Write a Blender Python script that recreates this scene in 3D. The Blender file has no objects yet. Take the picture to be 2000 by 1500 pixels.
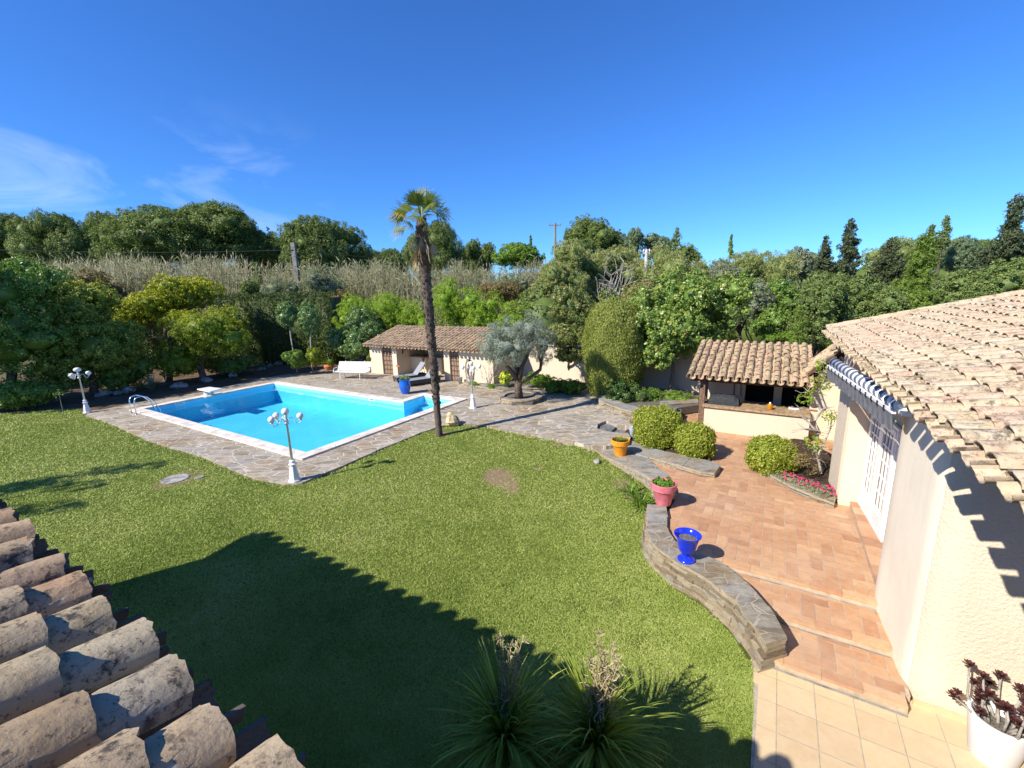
import bpy, math
import numpy as np
from mathutils import Matrix, Vector
D = bpy.data
scene = bpy.context.scene
COL = scene.collection
PI = math.pi
rad = math.radians
R = np.random.default_rng(7)

# ------------------------------------------------------------------ camera
CAM_Z = 4.8
F_PX, PITCH, ROLL = 847.0, 0.2095, -0.02787
_fw = np.array([0, math.cos(PITCH), -math.sin(PITCH)])
_u0 = np.array([0, math.sin(PITCH), math.cos(PITCH)])
_r0 = np.array([1.0, 0, 0])
_rt = math.cos(ROLL) * _r0 + math.sin(ROLL) * _u0
_up = -math.sin(ROLL) * _r0 + math.cos(ROLL) * _u0
cam = D.cameras.new('camera')
cam.sensor_fit = 'HORIZONTAL'; cam.sensor_width = 36
cam.lens = 36 * F_PX / 2000
cam.clip_start = 0.05; cam.clip_end = 3000
camo = D.objects.new('camera', cam); COL.objects.link(camo)
camo.matrix_world = Matrix(((_rt[0], _up[0], -_fw[0], 0), (_rt[1], _up[1], -_fw[1], 0), (_rt[2], _up[2], -_fw[2], CAM_Z), (0, 0, 0, 1)))
scene.camera = camo

# survey helpers: where a sight line of the photograph meets a level, a depth or a wall plane
def ray(x, y): return _rt * (x - 1000) / F_PX - _up * (y - 750) / F_PX + _fw
def G(x, y, z=0.0):
    d = ray(x, y); t = (z - CAM_Z) / d[2]; return np.array([d[0] * t, d[1] * t, z])
def at(x, y, Y):
    d = ray(x, y); return d * (Y / d[1]) + np.array([0, 0, CAM_Z])
_a = rad(58.5)                       # the garden's own axes: p away from the house, q along it to the left
E1 = np.array([math.cos(_a), math.sin(_a), 0]); E2 = np.array([-math.sin(_a), math.cos(_a), 0])
def W(p, q, z=0.0): return E1 * p + E2 * q + np.array([0, 0, z])
def pq(v): return float(v[0] * E1[0] + v[1] * E1[1]), float(v[0] * E2[0] + v[1] * E2[1])
def atp(x, y, p):
    d = ray(x, y); t = p / (d @ E1); return d * t + np.array([0, 0, CAM_Z])

# ------------------------------------------------------------------ world, sun, exposure
SUN_EL = rad(39.0)
SUN_AZ = rad(212.0)
SUN_DIR = np.array([math.cos(SUN_AZ) * math.cos(SUN_EL), math.sin(SUN_AZ) * math.cos(SUN_EL), math.sin(SUN_EL)])
wd = D.worlds.new('World'); scene.world = wd; wd.use_nodes = True
nt = wd.node_tree; nt.nodes.clear()
def wn(t): return nt.nodes.new(t)
out = wn('ShaderNodeOutputWorld'); bg = wn('ShaderNodeBackground'); sky = wn('ShaderNodeTexSky')
sky.sky_type = 'NISHITA'; sky.sun_disc = False
sky.sun_elevation = SUN_EL; sky.sun_rotation = math.atan2(SUN_DIR[0], SUN_DIR[1])
sky.altitude = 0; sky.air_density = 1.0; sky.dust_density = 0.0; sky.ozone_density = 5.0
tint = wn('ShaderNodeMix'); tint.data_type = 'RGBA'; tint.blend_type = 'MULTIPLY'; tint.inputs[0].default_value = 1
tint.inputs[7].default_value = (0.33, 0.66, 1.12, 1)
nt.links.new(sky.outputs[0], tint.inputs[6])
# thin cirrus low on the left of the sky
tc = wn('ShaderNodeTexCoord'); mp = wn('ShaderNodeMapping'); mp.inputs['Scale'].default_value = (1.6, 1.6, 5.0); mp.inputs['Rotation'].default_value = (0.35, 0.5, 0.2); mp.inputs['Location'].default_value = (1.7, 0.6, 0.4)
no = wn('ShaderNodeTexNoise'); no.inputs['Scale'].default_value = 2.1; no.inputs['Detail'].default_value = 9; no.inputs['Roughness'].default_value = 0.56; no.inputs['Distortion'].default_value = 1.1
rp = wn('ShaderNodeValToRGB'); rp.color_ramp.elements[0].position = 0.50; rp.color_ramp.elements[1].position = 0.85
nt.links.new(tc.outputs['Generated'], mp.inputs[0]); nt.links.new(mp.outputs[0], no.inputs['Vector']); nt.links.new(no.outputs[0], rp.inputs[0])
dv = ray(270, 365); dv = dv / np.linalg.norm(dv)
dt = wn('ShaderNodeVectorMath'); dt.operation = 'DOT_PRODUCT'; dt.inputs[1].default_value = tuple(dv)
nt.links.new(tc.outputs['Generated'], dt.inputs[0])
mr = wn('ShaderNodeMapRange'); mr.interpolation_type = 'SMOOTHSTEP'; mr.inputs[1].default_value = 0.93; mr.inputs[2].default_value = 0.998
nt.links.new(dt.outputs['Value'], mr.inputs[0])
mu = wn('ShaderNodeMath'); mu.operation = 'MULTIPLY'; nt.links.new(rp.outputs[0], mu.inputs[0]); nt.links.new(mr.outputs[0], mu.inputs[1])
mu2 = wn('ShaderNodeMath'); mu2.operation = 'MULTIPLY'; mu2.inputs[1].default_value = 0.42; nt.links.new(mu.outputs[0], mu2.inputs[0])
sx = wn('ShaderNodeSeparateXYZ'); nt.links.new(tc.outputs['Generated'], sx.inputs[0]); m3 = wn('ShaderNodeMapRange'); m3.interpolation_type = 'SMOOTHSTEP'; m3.inputs[1].default_value = 0.36; m3.inputs[2].default_value = 0.16; nt.links.new(sx.outputs[2], m3.inputs[0])
mu3 = wn('ShaderNodeMath'); mu3.operation = 'MULTIPLY'; nt.links.new(mu2.outputs[0], mu3.inputs[0]); nt.links.new(m3.outputs[0], mu3.inputs[1]); mu2 = mu3
cl = wn('ShaderNodeMix'); cl.data_type = 'RGBA'; cl.inputs[7].default_value = (6.5, 7.4, 8.6, 1)
nt.links.new(mu2.outputs[0], cl.inputs[0]); nt.links.new(tint.outputs[2], cl.inputs[6])
bg.inputs[1].default_value = 0.105
nt.links.new(cl.outputs[2], bg.inputs[0]); nt.links.new(bg.outputs[0], out.inputs[0])
sl = D.lights.new('sun', 'SUN'); sl.energy = 4.6; sl.angle = rad(0.53); sl.color = (1, 0.93, 0.82)
so = D.objects.new('sun', sl); COL.objects.link(so)
so.rotation_euler = Vector(tuple(-SUN_DIR)).to_track_quat('-Z', 'Y').to_euler()
so.location = (-30, -20, 40)
vs = scene.view_settings; vs.view_transform = 'Standard'; vs.look = 'None'; vs.exposure = 0.76; vs.gamma = 1

# ------------------------------------------------------------------ materials
MATS = {}
class N:
    """small node-graph helper"""
    def __init__(s, name):
        m = D.materials.new(name); m.use_nodes = True; s.m = m; s.t = m.node_tree; s.t.nodes.clear()
        s.out = s.n('ShaderNodeOutputMaterial'); s.b = s.n('ShaderNodeBsdfPrincipled')
        s.l(s.b.outputs[0], s.out.inputs[0]); s.co = s.n('ShaderNodeTexCoord').outputs['Object']
        MATS[name] = m
    def n(s, t): return s.t.nodes.new(t)
    def l(s, a, b): s.t.links.new(a, b)
    def noise(s, scale, detail=4, rough=0.55, vec=None, dist=0):
        k = s.n('ShaderNodeTexNoise'); k.inputs['Scale'].default_value = scale; k.inputs['Detail'].default_value = detail
        k.inputs['Roughness'].default_value = rough; k.inputs['Distortion'].default_value = dist
        s.l(vec or s.co, k.inputs['Vector']); return k.outputs[0]
    def map(s, scale=(1, 1, 1), rot=(0, 0, 0)):
        k = s.n('ShaderNodeMapping'); k.inputs['Scale'].default_value = scale; k.inputs['Rotation'].default_value = rot
        s.l(s.co, k.inputs[0]); return k.outputs[0]
    def vor(s, scale, feat='F1', out='Distance', vec=None, rnd=1):
        k = s.n('ShaderNodeTexVoronoi'); k.feature = feat; k.inputs['Scale'].default_value = scale
        k.inputs['Randomness'].default_value = rnd
        s.l(vec or s.co, k.inputs['Vector']); return k.outputs[out]
    def ramp(s, v, stops, interp='LINEAR'):
        k = s.n('ShaderNodeValToRGB'); r = k.color_ramp; r.interpolation = interp
        while len(r.elements) < len(stops): r.elements.new(0.5)
        for e, (p, c) in zip(r.elements, stops):
            e.position = p; e.color = (*c, 1) if len(c) == 3 else c
        s.l(v, k.inputs[0]); return k.outputs[0]
    def mix(s, f, a, b, mode='MIX'):
        k = s.n('ShaderNodeMix'); k.data_type = 'RGBA'; k.blend_type = mode
        for i, v in ((0, f), (6, a), (7, b)):
            if isinstance(v, (int, float)): k.inputs[i].default_value = v
            elif isinstance(v, tuple): k.inputs[i].default_value = (*v, 1)
            else: s.l(v, k.inputs[i])
        return k.outputs[2]
    def math(s, op, a, b=0.5):
        k = s.n('ShaderNodeMath'); k.operation = op
        for i, v in ((0, a), (1, b)):
            if isinstance(v, (int, float)): k.inputs[i].default_value = v
            else: s.l(v, k.inputs[i])
        return k.outputs[0]
    def attr(s, name='var'):
        k = s.n('ShaderNodeAttribute'); k.attribute_name = name; return k.outputs['Fac']
    def bump(s, h, strength=0.3, dist=0.02, prev=None):
        k = s.n('ShaderNodeBump'); k.inputs['Strength'].default_value = strength; k.inputs['Distance'].default_value = dist
        s.l(h, k.inputs['Height'])
        if prev is not None: s.l(prev, k.inputs['Normal'])
        s.l(k.outputs[0], s.b.inputs['Normal']); return k.outputs[0]
    def base(s, c):
        if isinstance(c, tuple): s.b.inputs['Base Color'].default_value = (*c, 1)
        else: s.l(c, s.b.inputs['Base Color'])
        return s
    def rough(s, v, spec=0.5):
        s.b.inputs['Roughness'].default_value = v; s.b.inputs['Specular IOR Level'].default_value = spec; return s

def plain(name, c, rough=0.5, spec=0.4, metal=0, nscale=8, amt=0.12, bump=0.0, bscale=60):
    k = N(name); dark = tuple(x * (1 - 2 * amt) for x in c); light = tuple(min(1, x * (1 + amt)) for x in c)
    k.base(k.ramp(k.noise(nscale, 6), [(0.3, dark), (0.62, light)])); k.rough(rough, spec)
    k.b.inputs['Metallic'].default_value = metal
    if bump: k.bump(k.noise(bscale, 5), bump, 0.01)
    return k.m

def leafmat(name, stops, trans=0.3, rough=0.5, spec=0.25):
    k = N(name); c = k.ramp(k.attr(), [(p, tuple(min(0.8, x * 1.55) for x in col)) for p, col in stops])
    c2 = k.mix(k.noise(1.1, 2), c, k.mix(1.0, c, (0.72, 0.78, 0.7), 'MULTIPLY'))
    k.base(c2); k.rough(rough, spec)
    tr = k.n('ShaderNodeBsdfTranslucent'); k.l(k.mix(1.0, c2, (1.5, 1.6, 0.8), 'MULTIPLY'), tr.inputs[0])
    mx = k.n('ShaderNodeMixShader'); mx.inputs[0].default_value = trans
    k.l(k.b.outputs[0], mx.inputs[1]); k.l(tr.outputs[0], mx.inputs[2]); k.l(mx.outputs[0], k.out.inputs[0])
    return k.m

def tilemat(name, stops, spots, pale, orange, dark_amt, streak=None):
    k = N(name); c = k.ramp(k.attr(), stops)
    c = k.mix(k.ramp(k.noise(3.5, 8, 0.65), [(0.35, (0, 0, 0)), (0.7, (1, 1, 1))]), c, k.mix(1.0, c, (0.8, 0.72, 0.62), 'MULTIPLY'))
    d = k.ramp(k.noise(spots, 9, 0.72), [(0.515, (0, 0, 0)), (0.60, (1, 1, 1))])
    big = k.ramp(k.noise(2.3, 4), [(0.34, (0, 0, 0)), (0.54, (1, 1, 1))])
    c = k.mix(k.math('MULTIPLY', k.math('MULTIPLY', d, big), dark_amt), c, (0.055, 0.048, 0.042))
    if streak:
        m1 = k.n('ShaderNodeMapping'); m1.inputs['Rotation'].default_value = (0, 0, streak); k.l(k.co, m1.inputs[0]); m2 = k.n('ShaderNodeMapping'); m2.inputs['Scale'].default_value = (0.9, 5.5, 1); k.l(m1.outputs[0], m2.inputs[0])
        q = k.ramp(k.noise(2.2, 5, 0.6, vec=m2.outputs[0]), [(0.56, (0, 0, 0)), (0.64, (1, 1, 1))]); q2 = k.ramp(k.noise(26, 6, 0.75), [(0.44, (0, 0, 0)), (0.56, (1, 1, 1))])
        c = k.mix(k.math('MULTIPLY', k.math('MULTIPLY', q, q2), 0.75), c, (0.10, 0.085, 0.07))
    p = k.ramp(k.noise(spots * 0.8, 7, 0.7, vec=k.map((1, 1, 1), (1, 2, 0.5))), [(0.62, (0, 0, 0)), (0.7, (1, 1, 1))])
    c = k.mix(k.math('MULTIPLY', p, pale), c, (0.48, 0.47, 0.42))
    o = k.ramp(k.noise(6.5, 6, 0.6, vec=k.map((1, 1, 1), (2, 0.4, 1.5))), [(0.66, (0, 0, 0)), (0.72, (1, 1, 1))])
    c = k.mix(k.math('MULTIPLY', o, orange), c, (0.42, 0.2, 0.03))
    k.base(c); k.rough(0.92, 0.2)
    sp_ = k.ramp(k.noise(spots * 3.2, 5, 0.7), [(0.585, (0, 0, 0)), (0.63, (1, 1, 1))]); c = k.mix(k.math('MULTIPLY', sp_, dark_amt * 0.8), c, (0.07, 0.06, 0.05)); k.base(c)
    b = k.bump(k.noise(spots * 2.2, 6, 0.7), 0.5, 0.012); k.bump(k.noise(7, 4), 0.4, 0.02, b)
    return k.m

tilemat('tile_old', [(0, (0.11, 0.10, 0.08)), (0.15, (0.16, 0.14, 0.11)), (0.22, (0.31, 0.25, 0.165)), (0.45, (0.43, 0.325, 0.205)), (0.6, (0.42, 0.365, 0.25)), (0.8, (0.44, 0.30, 0.185)), (1, (0.38, 0.335, 0.245))], 15, 0.8, 0.9, 0.95)
tilemat('tile_pale', [(0, (0.50, 0.43, 0.31)), (0.35, (0.56, 0.465, 0.32)), (0.6, (0.57, 0.45, 0.325)), (0.8, (0.55, 0.40, 0.29)), (1, (0.56, 0.50, 0.36))], 11, 0.15, 0.35, 0.75, rad(30.4))
tilemat('tile_mid', [(0, (0.36, 0.28, 0.18)), (0.4, (0.52, 0.41, 0.265)), (0.7, (0.57, 0.43, 0.28)), (1, (0.56, 0.39, 0.28))], 9, 0.35, 0.3, 0.8)

def stucco(name, c, scale, strength, dist=0.03):
    k = N(name)
    n1 = k.noise(0.9, 5); c1 = k.ramp(n1, [(0.3, tuple(x * 0.9 for x in c)), (0.65, c)])
    st = k.ramp(k.noise(2.5, 8, 0.7, vec=k.map((3, 3, 0.35))), [(0.5, (0, 0, 0)), (0.85, (1, 1, 1))])
    c1 = k.mix(k.math('MULTIPLY', st, 0.25), c1, (0.45, 0.38, 0.28))
    if 'rough' in name or 'side' in name:                  # splash dirt along the foot of the wall, in its own ragged shape
        sz = k.n('ShaderNodeSeparateXYZ'); k.l(k.co, sz.inputs[0]); hz = k.n('ShaderNodeMapRange'); hz.inputs[1].default_value = -0.15; hz.inputs[2].default_value = -0.75; k.l(sz.outputs[2], hz.inputs[0])
        dn = k.ramp(k.math('ADD', k.noise(7, 6, 0.7), k.math('MULTIPLY', hz.outputs[0], 0.35)), [(0.62, (0, 0, 0)), (0.85, (1, 1, 1))]); c1 = k.mix(k.math('MULTIPLY', k.math('MULTIPLY', dn, hz.outputs[0]), 0.55), c1, (0.42, 0.34, 0.24))
    k.base(c1); k.rough(0.95, 0.1)
    h = k.math('ADD', k.noise(scale, 3, 0.5), k.math('MULTIPLY', k.noise(scale * 2.7, 3), 0.5))
    k.bump(h, strength, dist); return k.m
stucco('stucco_rough', (0.69, 0.59, 0.45), 26, 0.6, 0.026)
stucco('stucco_side', (0.84, 0.745, 0.595), 26, 0.3, 0.015)  # smoother plaster; its extra paleness is painted light for the grazed left face
stucco('stucco', (0.72, 0.59, 0.43), 30, 0.25, 0.01)
stucco('stucco_smooth', (0.78, 0.64, 0.45), 12, 0.1, 0.01)
stucco('stucco_white', (0.66, 0.555, 0.42), 22, 0.5, 0.02)

# lawn and bare earth
k = N('turf')
f = k.noise(0.35, 4); g2 = k.noise(9, 6, 0.7)
c = k.mix(f, (0.15, 0.19, 0.035), (0.19, 0.225, 0.05)); c = k.mix(k.ramp(g2, [(0.35, (0, 0, 0)), (0.7, (1, 1, 1))]), c, (0.09, 0.11, 0.02))
c = k.mix(k.ramp(k.math('ADD', k.attr(), k.math('MULTIPLY', k.math('SUBTRACT', k.noise(5, 6, 0.7), 0.5), 1.6)), [(0.45, (0, 0, 0)), (0.85, (1, 1, 1))]), c, (0.27, 0.19, 0.12))
k.base(c); k.rough(0.95, 0.1); k.bump(k.noise(60, 4, 0.7), 0.8, 0.03)
k = N('earth'); k.base(k.ramp(k.noise(2.2, 8, 0.65), [(0.3, (0.075, 0.05, 0.03)), (0.55, (0.14, 0.095, 0.06)), (0.8, (0.22, 0.17, 0.11))])); k.rough(0.95, 0.1); k.bump(k.noise(14, 6), 0.8, 0.05)
k = N('field'); k.base(k.ramp(k.noise(0.12, 8, 0.6), [(0.3, (0.06, 0.07, 0.025)), (0.6, (0.12, 0.11, 0.05))])); k.rough(0.95, 0.1)
k = N('grass_blade'); k.base(k.ramp(k.attr(), [(0, (0.165, 0.23, 0.035)), (0.35, (0.335, 0.43, 0.085)), (0.7, (0.47, 0.53, 0.145)), (0.88, (0.58, 0.57, 0.22)), (1, (0.68, 0.62, 0.35))])); k.rough(0.55, 0.25)
tr = k.n('ShaderNodeBsdfTranslucent'); k.l(k.b.inputs['Base Color'].links[0].from_socket, tr.inputs[0]); mx = k.n('ShaderNodeMixShader'); mx.inputs[0].default_value = 0.22
k.l(k.b.outputs[0], mx.inputs[1]); k.l(tr.outputs[0], mx.inputs[2]); k.l(mx.outputs[0], k.out.inputs[0])

# crazy paving of grey-brown slate
def paving(name, sc, cols, joint, jw=0.035):
    k = N(name)
    v = k.n('ShaderNodeVectorMath'); v.operation = 'ADD'; nz = k.n('ShaderNodeTexNoise'); nz.inputs['Scale'].default_value = 1.3; nz.inputs['Detail'].default_value = 3
    k.l(k.co, nz.inputs['Vector']); sc2 = k.n('ShaderNodeVectorMath'); sc2.operation = 'SCALE'; sc2.inputs['Scale'].default_value = 0.35; k.l(nz.outputs['Color'], sc2.inputs[0])
    k.l(k.co, v.inputs[0]); k.l(sc2.outputs[0], v.inputs[1]); vec = v.outputs[0]
    mm = k.n('ShaderNodeMapping'); mm.inputs['Scale'].default_value = (1, 1.7, 0.0); mm.inputs['Rotation'].default_value = (0, 0, 0.5); k.l(vec, mm.inputs[0]); vec = mm.outputs[0]
    e = k.vor(sc, 'DISTANCE_TO_EDGE', 'Distance', vec); cc = k.vor(sc, 'F1', 'Color', vec)
    sep = k.n('ShaderNodeSeparateColor'); k.l(cc, sep.inputs[0])
    c = k.ramp(sep.outputs[0], cols)
    c = k.mix(k.ramp(k.noise(5, 9, 0.7), [(0.35, (0, 0, 0)), (0.7, (1, 1, 1))]), c, k.mix(1.0, c, (0.62, 0.58, 0.53), 'MULTIPLY'))
    c = k.mix(k.ramp(k.noise(1.0, 9, 0.72, vec=k.map((1.2, 5.5, 1), (0, 0, -0.25))), [(0.50, (0, 0, 0)), (0.60, (1, 1, 1))]), c, k.mix(1.0, c, (0.70, 0.66, 0.61), 'MULTIPLY'))
    c = k.mix(k.ramp(k.noise(0.45, 6, 0.7), [(0.52, (0, 0, 0)), (0.62, (1, 1, 1))]), c, k.mix(1.0, c, (0.78, 0.66, 0.52), 'MULTIPLY'))
    j = k.ramp(e, [(jw * 0.4, (1, 1, 1)), (jw, (0, 0, 0))])
    c = k.mix(j, c, joint); k.base(c); k.rough(0.8, 0.3)
    b = k.bump(k.ramp(e, [(0, (0, 0, 0)), (jw * 1.5, (1, 1, 1))]), 0.5, 0.015); k.bump(k.noise(9, 7, 0.65), 0.45, 0.03, b)
    return k.m
paving('slate_paving', 1.75, [(0, (0.32, 0.285, 0.225)), (0.35, (0.41, 0.36, 0.28)), (0.6, (0.47, 0.415, 0.33)), (0.8, (0.37, 0.355, 0.32)), (1, (0.43, 0.36, 0.26))], (0.50, 0.45, 0.36))
paving('slate_cap', 2.3, [(0, (0.27, 0.26, 0.22)), (0.4, (0.36, 0.33, 0.26)), (0.7, (0.30, 0.32, 0.33)), (1, (0.40, 0.34, 0.25))], (0.36, 0.32, 0.25), 0.026)
k = N('slate_side'); c = k.ramp(k.attr(), [(0, (0.24, 0.19, 0.13)), (0.4, (0.43, 0.36, 0.25)), (0.7, (0.50, 0.43, 0.31)), (1, (0.36, 0.35, 0.31))])
c = k.mix(k.ramp(k.noise(6, 8, 0.7, vec=k.map((1, 1, 5))), [(0.35, (0, 0, 0)), (0.7, (1, 1, 1))]), c, k.mix(1.0, c, (0.55, 0.5, 0.42), 'MULTIPLY'))
k.base(c); k.rough(0.9, 0.2); k.bump(k.noise(10, 8, 0.7, vec=k.map((1, 1, 6))), 0.8, 0.04)
# terracotta herringbone and beige tiles (one tile = one face with its own tint)
def floor_tile(name, stops, blot, rough=0.75):
    k = N(name); c = k.ramp(k.attr(), stops)
    c = k.mix(k.ramp(k.noise(7, 8, 0.7), [(0.4, (0, 0, 0)), (0.75, (1, 1, 1))]), c, k.mix(1.0, c, blot, 'MULTIPLY'))
    c = k.mix(k.ramp(k.noise(0.8, 6, 0.6), [(0.45, (0, 0, 0)), (0.75, (0.4, 0.4, 0.4))]), c, (0.54, 0.40, 0.29))
    k.base(c); k.rough(rough, 0.3); k.bump(k.noise(16, 6), 0.25, 0.01); return k.m
floor_tile('terracotta', [(0, (0.35, 0.18, 0.10)), (0.3, (0.46, 0.255, 0.14)), (0.65, (0.52, 0.31, 0.17)), (0.9, (0.57, 0.37, 0.21)), (1, (0.42, 0.23, 0.14))], (0.78, 0.70, 0.64))
floor_tile('beige_tile', [(0, (0.58, 0.44, 0.27)), (0.5, (0.63, 0.49, 0.30)), (1, (0.64, 0.47, 0.28))], (0.9, 0.85, 0.78), 0.5)
plain('mortar', (0.47, 0.37, 0.27), 0.95, 0.1); plain('mortar_light', (0.40, 0.35, 0.27), 0.95, 0.1)
plain('coping', (0.66, 0.60, 0.52), 0.8, 0.3, 0, 2.5, 0.14, 0.25, 30)
plain('white_paint', (0.80, 0.80, 0.79), 0.35, 0.5, 0, 20, 0.03); plain('white_metal', (0.76, 0.77, 0.78), 0.4, 0.5, 0, 12, 0.06)
plain('chrome', (0.75, 0.77, 0.8), 0.15, 0.5, 1, 5, 0.03); plain('zinc', (0.45, 0.47, 0.48), 0.4, 0.5, 0.7)
plain('dark_wood', (0.10, 0.062, 0.04), 0.7, 0.3, 0, 20, 0.35, 0.4); plain('beam_wood', (0.17, 0.105, 0.07), 0.75, 0.3, 0, 14, 0.3, 0.4)
plain('door_wood', (0.12, 0.075, 0.05), 0.6, 0.3, 0, 20, 0.3, 0.3); plain('panel_wood', (0.26, 0.175, 0.12), 0.6, 0.3, 0, 20, 0.25, 0.3); plain('counter_wood', (0.36, 0.25, 0.145), 0.6, 0.3, 0, 9, 0.25, 0.3)
plain('black', (0.014, 0.014, 0.015), 0.6, 0.3); plain('niche_black', (0.02, 0.018, 0.016), 0.95, 0.1); plain('dark_fabric', (0.028, 0.031, 0.036), 0.75, 0.3, 0, 14, 0.2, 0.4)
plain('rattan', (0.05, 0.052, 0.058), 0.6, 0.4, 0, 60, 0.3, 0.5, 120); plain('mesh_grey', (0.26, 0.28, 0.30), 0.7, 0.3, 0, 90, 0.15, 0.3, 150)
plain('orange_glaze', (0.76, 0.30, 0.02), 0.55, 0.4, 0, 7, 0.13, 0.25); plain('pink_glaze', (0.58, 0.165, 0.20), 0.65, 0.3, 0, 7, 0.15, 0.25)
plain('blue_glaze', (0.012, 0.035, 0.62), 0.12, 0.6, 0, 4, 0.1); plain('jar_glaze', (0.008, 0.11, 0.58), 0.18, 0.6, 0, 4, 0.15)
plain('white_planter', (0.74, 0.75, 0.76), 0.45, 0.4, 0, 3, 0.03); plain('terracotta_pot', (0.52, 0.17, 0.07), 0.7, 0.3); plain('red_pot', (0.40, 0.06, 0.03), 0.6)
plain('soil', (0.06, 0.042, 0.03), 0.95, 0.1, 0, 30, 0.4, 0.8); plain('gravel_soil', (0.16, 0.14, 0.12), 0.95, 0.1, 0, 60, 0.45, 0.8, 120)
plain('bark', (0.13, 0.10, 0.075), 0.95, 0.1, 0, 14, 0.35, 0.8, 25); plain('bark_grey', (0.21, 0.19, 0.165), 0.95, 0.1, 0, 10, 0.3, 0.7, 25)
plain('bark_pale', (0.36, 0.33, 0.29), 0.95, 0.1, 0, 10, 0.25, 0.5, 30)
plain('rock', (0.44, 0.36, 0.22), 0.95, 0.1, 0, 6, 0.4, 0.9, 9); plain('grey_rock', (0.30, 0.29, 0.27), 0.95, 0.1, 0, 5, 0.35, 0.9, 9); plain('slate_slab', (0.15, 0.155, 0.15), 0.8, 0.3, 0, 7, 0.25, 0.5, 20)
plain('concrete', (0.25, 0.24, 0.215), 0.9, 0.2, 0, 5, 0.2, 0.4, 30); plain('concrete_pale', (0.52, 0.51, 0.48), 0.9, 0.2, 0, 5, 0.15, 0.3, 30)
plain('cable', (0.02, 0.02, 0.022), 0.6); plain('hose', (0.38, 0.37, 0.33), 0.6); plain('lilac_slate', (0.40, 0.46, 0.72), 0.5); plain('rust_red', (0.42, 0.08, 0.03), 0.7)
plain('orange_plant', (0.50, 0.20, 0.03), 0.7); plain('awning_cloth', (0.17, 0.175, 0.19), 0.85, 0.2); plain('tile_glaze', (0.36, 0.25, 0.17), 0.6)
plain('liner_grey', (0.62, 0.64, 0.66), 0.5); plain('plaster_far', (0.82, 0.81, 0.78), 0.8)
k = N('stripe'); w = k.n('ShaderNodeTexWave'); w.wave_type = 'BANDS'; w.bands_direction = 'X'; w.inputs['Scale'].default_value = 1.15; k.l(k.co, w.inputs['Vector'])
k.base(k.ramp(w.outputs[1], [(0.48, (0.80, 0.80, 0.80)), (0.52, (0.13, 0.15, 0.21))])); k.rough(0.8, 0.2)
k = N('globe_glass'); k.base(k.ramp(k.noise(3), [(0.3, (0.70, 0.71, 0.72)), (0.7, (0.82, 0.82, 0.82))])); k.rough(0.12, 0.6); k.b.inputs['Subsurface Weight'].default_value = 0.15
k = N('amber_glass'); k.base((0.62, 0.27, 0.012)); k.rough(0.12, 0.6); k.b.inputs['Transmission Weight'].default_value = 0.35
k = N('pane_glass'); k.base((0.62, 0.57, 0.48)); k.rough(0.3, 0.04); k.b.inputs['Transmission Weight'].default_value = 0.0
k.base(k.ramp(k.noise(1.6, 2, vec=k.map((6, 6, 0.3))), [(0.35, (0.18, 0.155, 0.12)), (0.6, (0.36, 0.31, 0.23))]))
k = N('pool_liner'); k.base(k.ramp(k.noise(0.8, 3), [(0.3, (0.20, 0.62, 0.82)), (0.7, (0.24, 0.68, 0.86))])); k.rough(0.5, 0.3)
k = N('pool_water')
tr = k.n('ShaderNodeBsdfTransparent'); tr.inputs[0].default_value = (0.56, 0.94, 1.0, 1)
gl = k.n('ShaderNodeBsdfGlossy'); gl.inputs['Roughness'].default_value = 0.03
h = k.math('ADD', k.noise(1.1, 3, 0.5, dist=0.4), k.math('MULTIPLY', k.noise(4.2, 2), 0.25))
vd = k.n('ShaderNodeVectorMath'); vd.operation = 'DISTANCE'; vd.inputs[1].default_value = tuple(G(668, 820, -0.28)); k.l(k.co, vd.inputs[0])
rg = k.math('SINE', k.math('MULTIPLY', vd.outputs['Value'], 16)); rg = k.math('MULTIPLY', rg, k.ramp(k.math('DIVIDE', vd.outputs['Value'], 2.0), [(0.25, (0, 0, 0)), (0.55, (1, 1, 1)), (1, (0, 0, 0))]))
h = k.math('ADD', h, k.math('MULTIPLY', rg, 0.22))
bp = k.n('ShaderNodeBump'); bp.inputs['Strength'].default_value = 0.35; bp.inputs['Distance'].default_value = 0.06; k.l(h, bp.inputs['Height'])
k.l(bp.outputs[0], gl.inputs['Normal'])
ge = k.n('ShaderNodeNewGeometry'); dp = k.n('ShaderNodeVectorMath'); dp.operation = 'DOT_PRODUCT'; k.l(ge.outputs['Incoming'], dp.inputs[0]); k.l(bp.outputs[0], dp.inputs[1])
cs = k.math('POWER', k.math('SUBTRACT', 1.0, k.math('ABSOLUTE', dp.outputs['Value'], 0)), 5.0); fr = k.math('ADD', k.math('MULTIPLY', cs, 0.9), 0.02)   # Schlick, the same from above and below
mx = k.n('ShaderNodeMixShader'); k.l(fr, mx.inputs[0]); k.l(tr.outputs[0], mx.inputs[1]); k.l(gl.outputs[0], mx.inputs[2]); k.l(mx.outputs[0], k.out.inputs[0])
# palm trunk
k = N('palm_bark'); c = k.ramp(k.attr(), [(0, (0.09, 0.07, 0.055)), (0.5, (0.20, 0.155, 0.125)), (1, (0.36, 0.29, 0.23))]); k.base(k.mix(k.math('MULTIPLY', k.noise(12, 6, 0.7), 0.8), c, (0.06, 0.048, 0.038))); k.rough(0.95, 0.1); k.bump(k.noise(20, 6, vec=k.map((1, 1, 0.4))), 0.9, 0.03)

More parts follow.
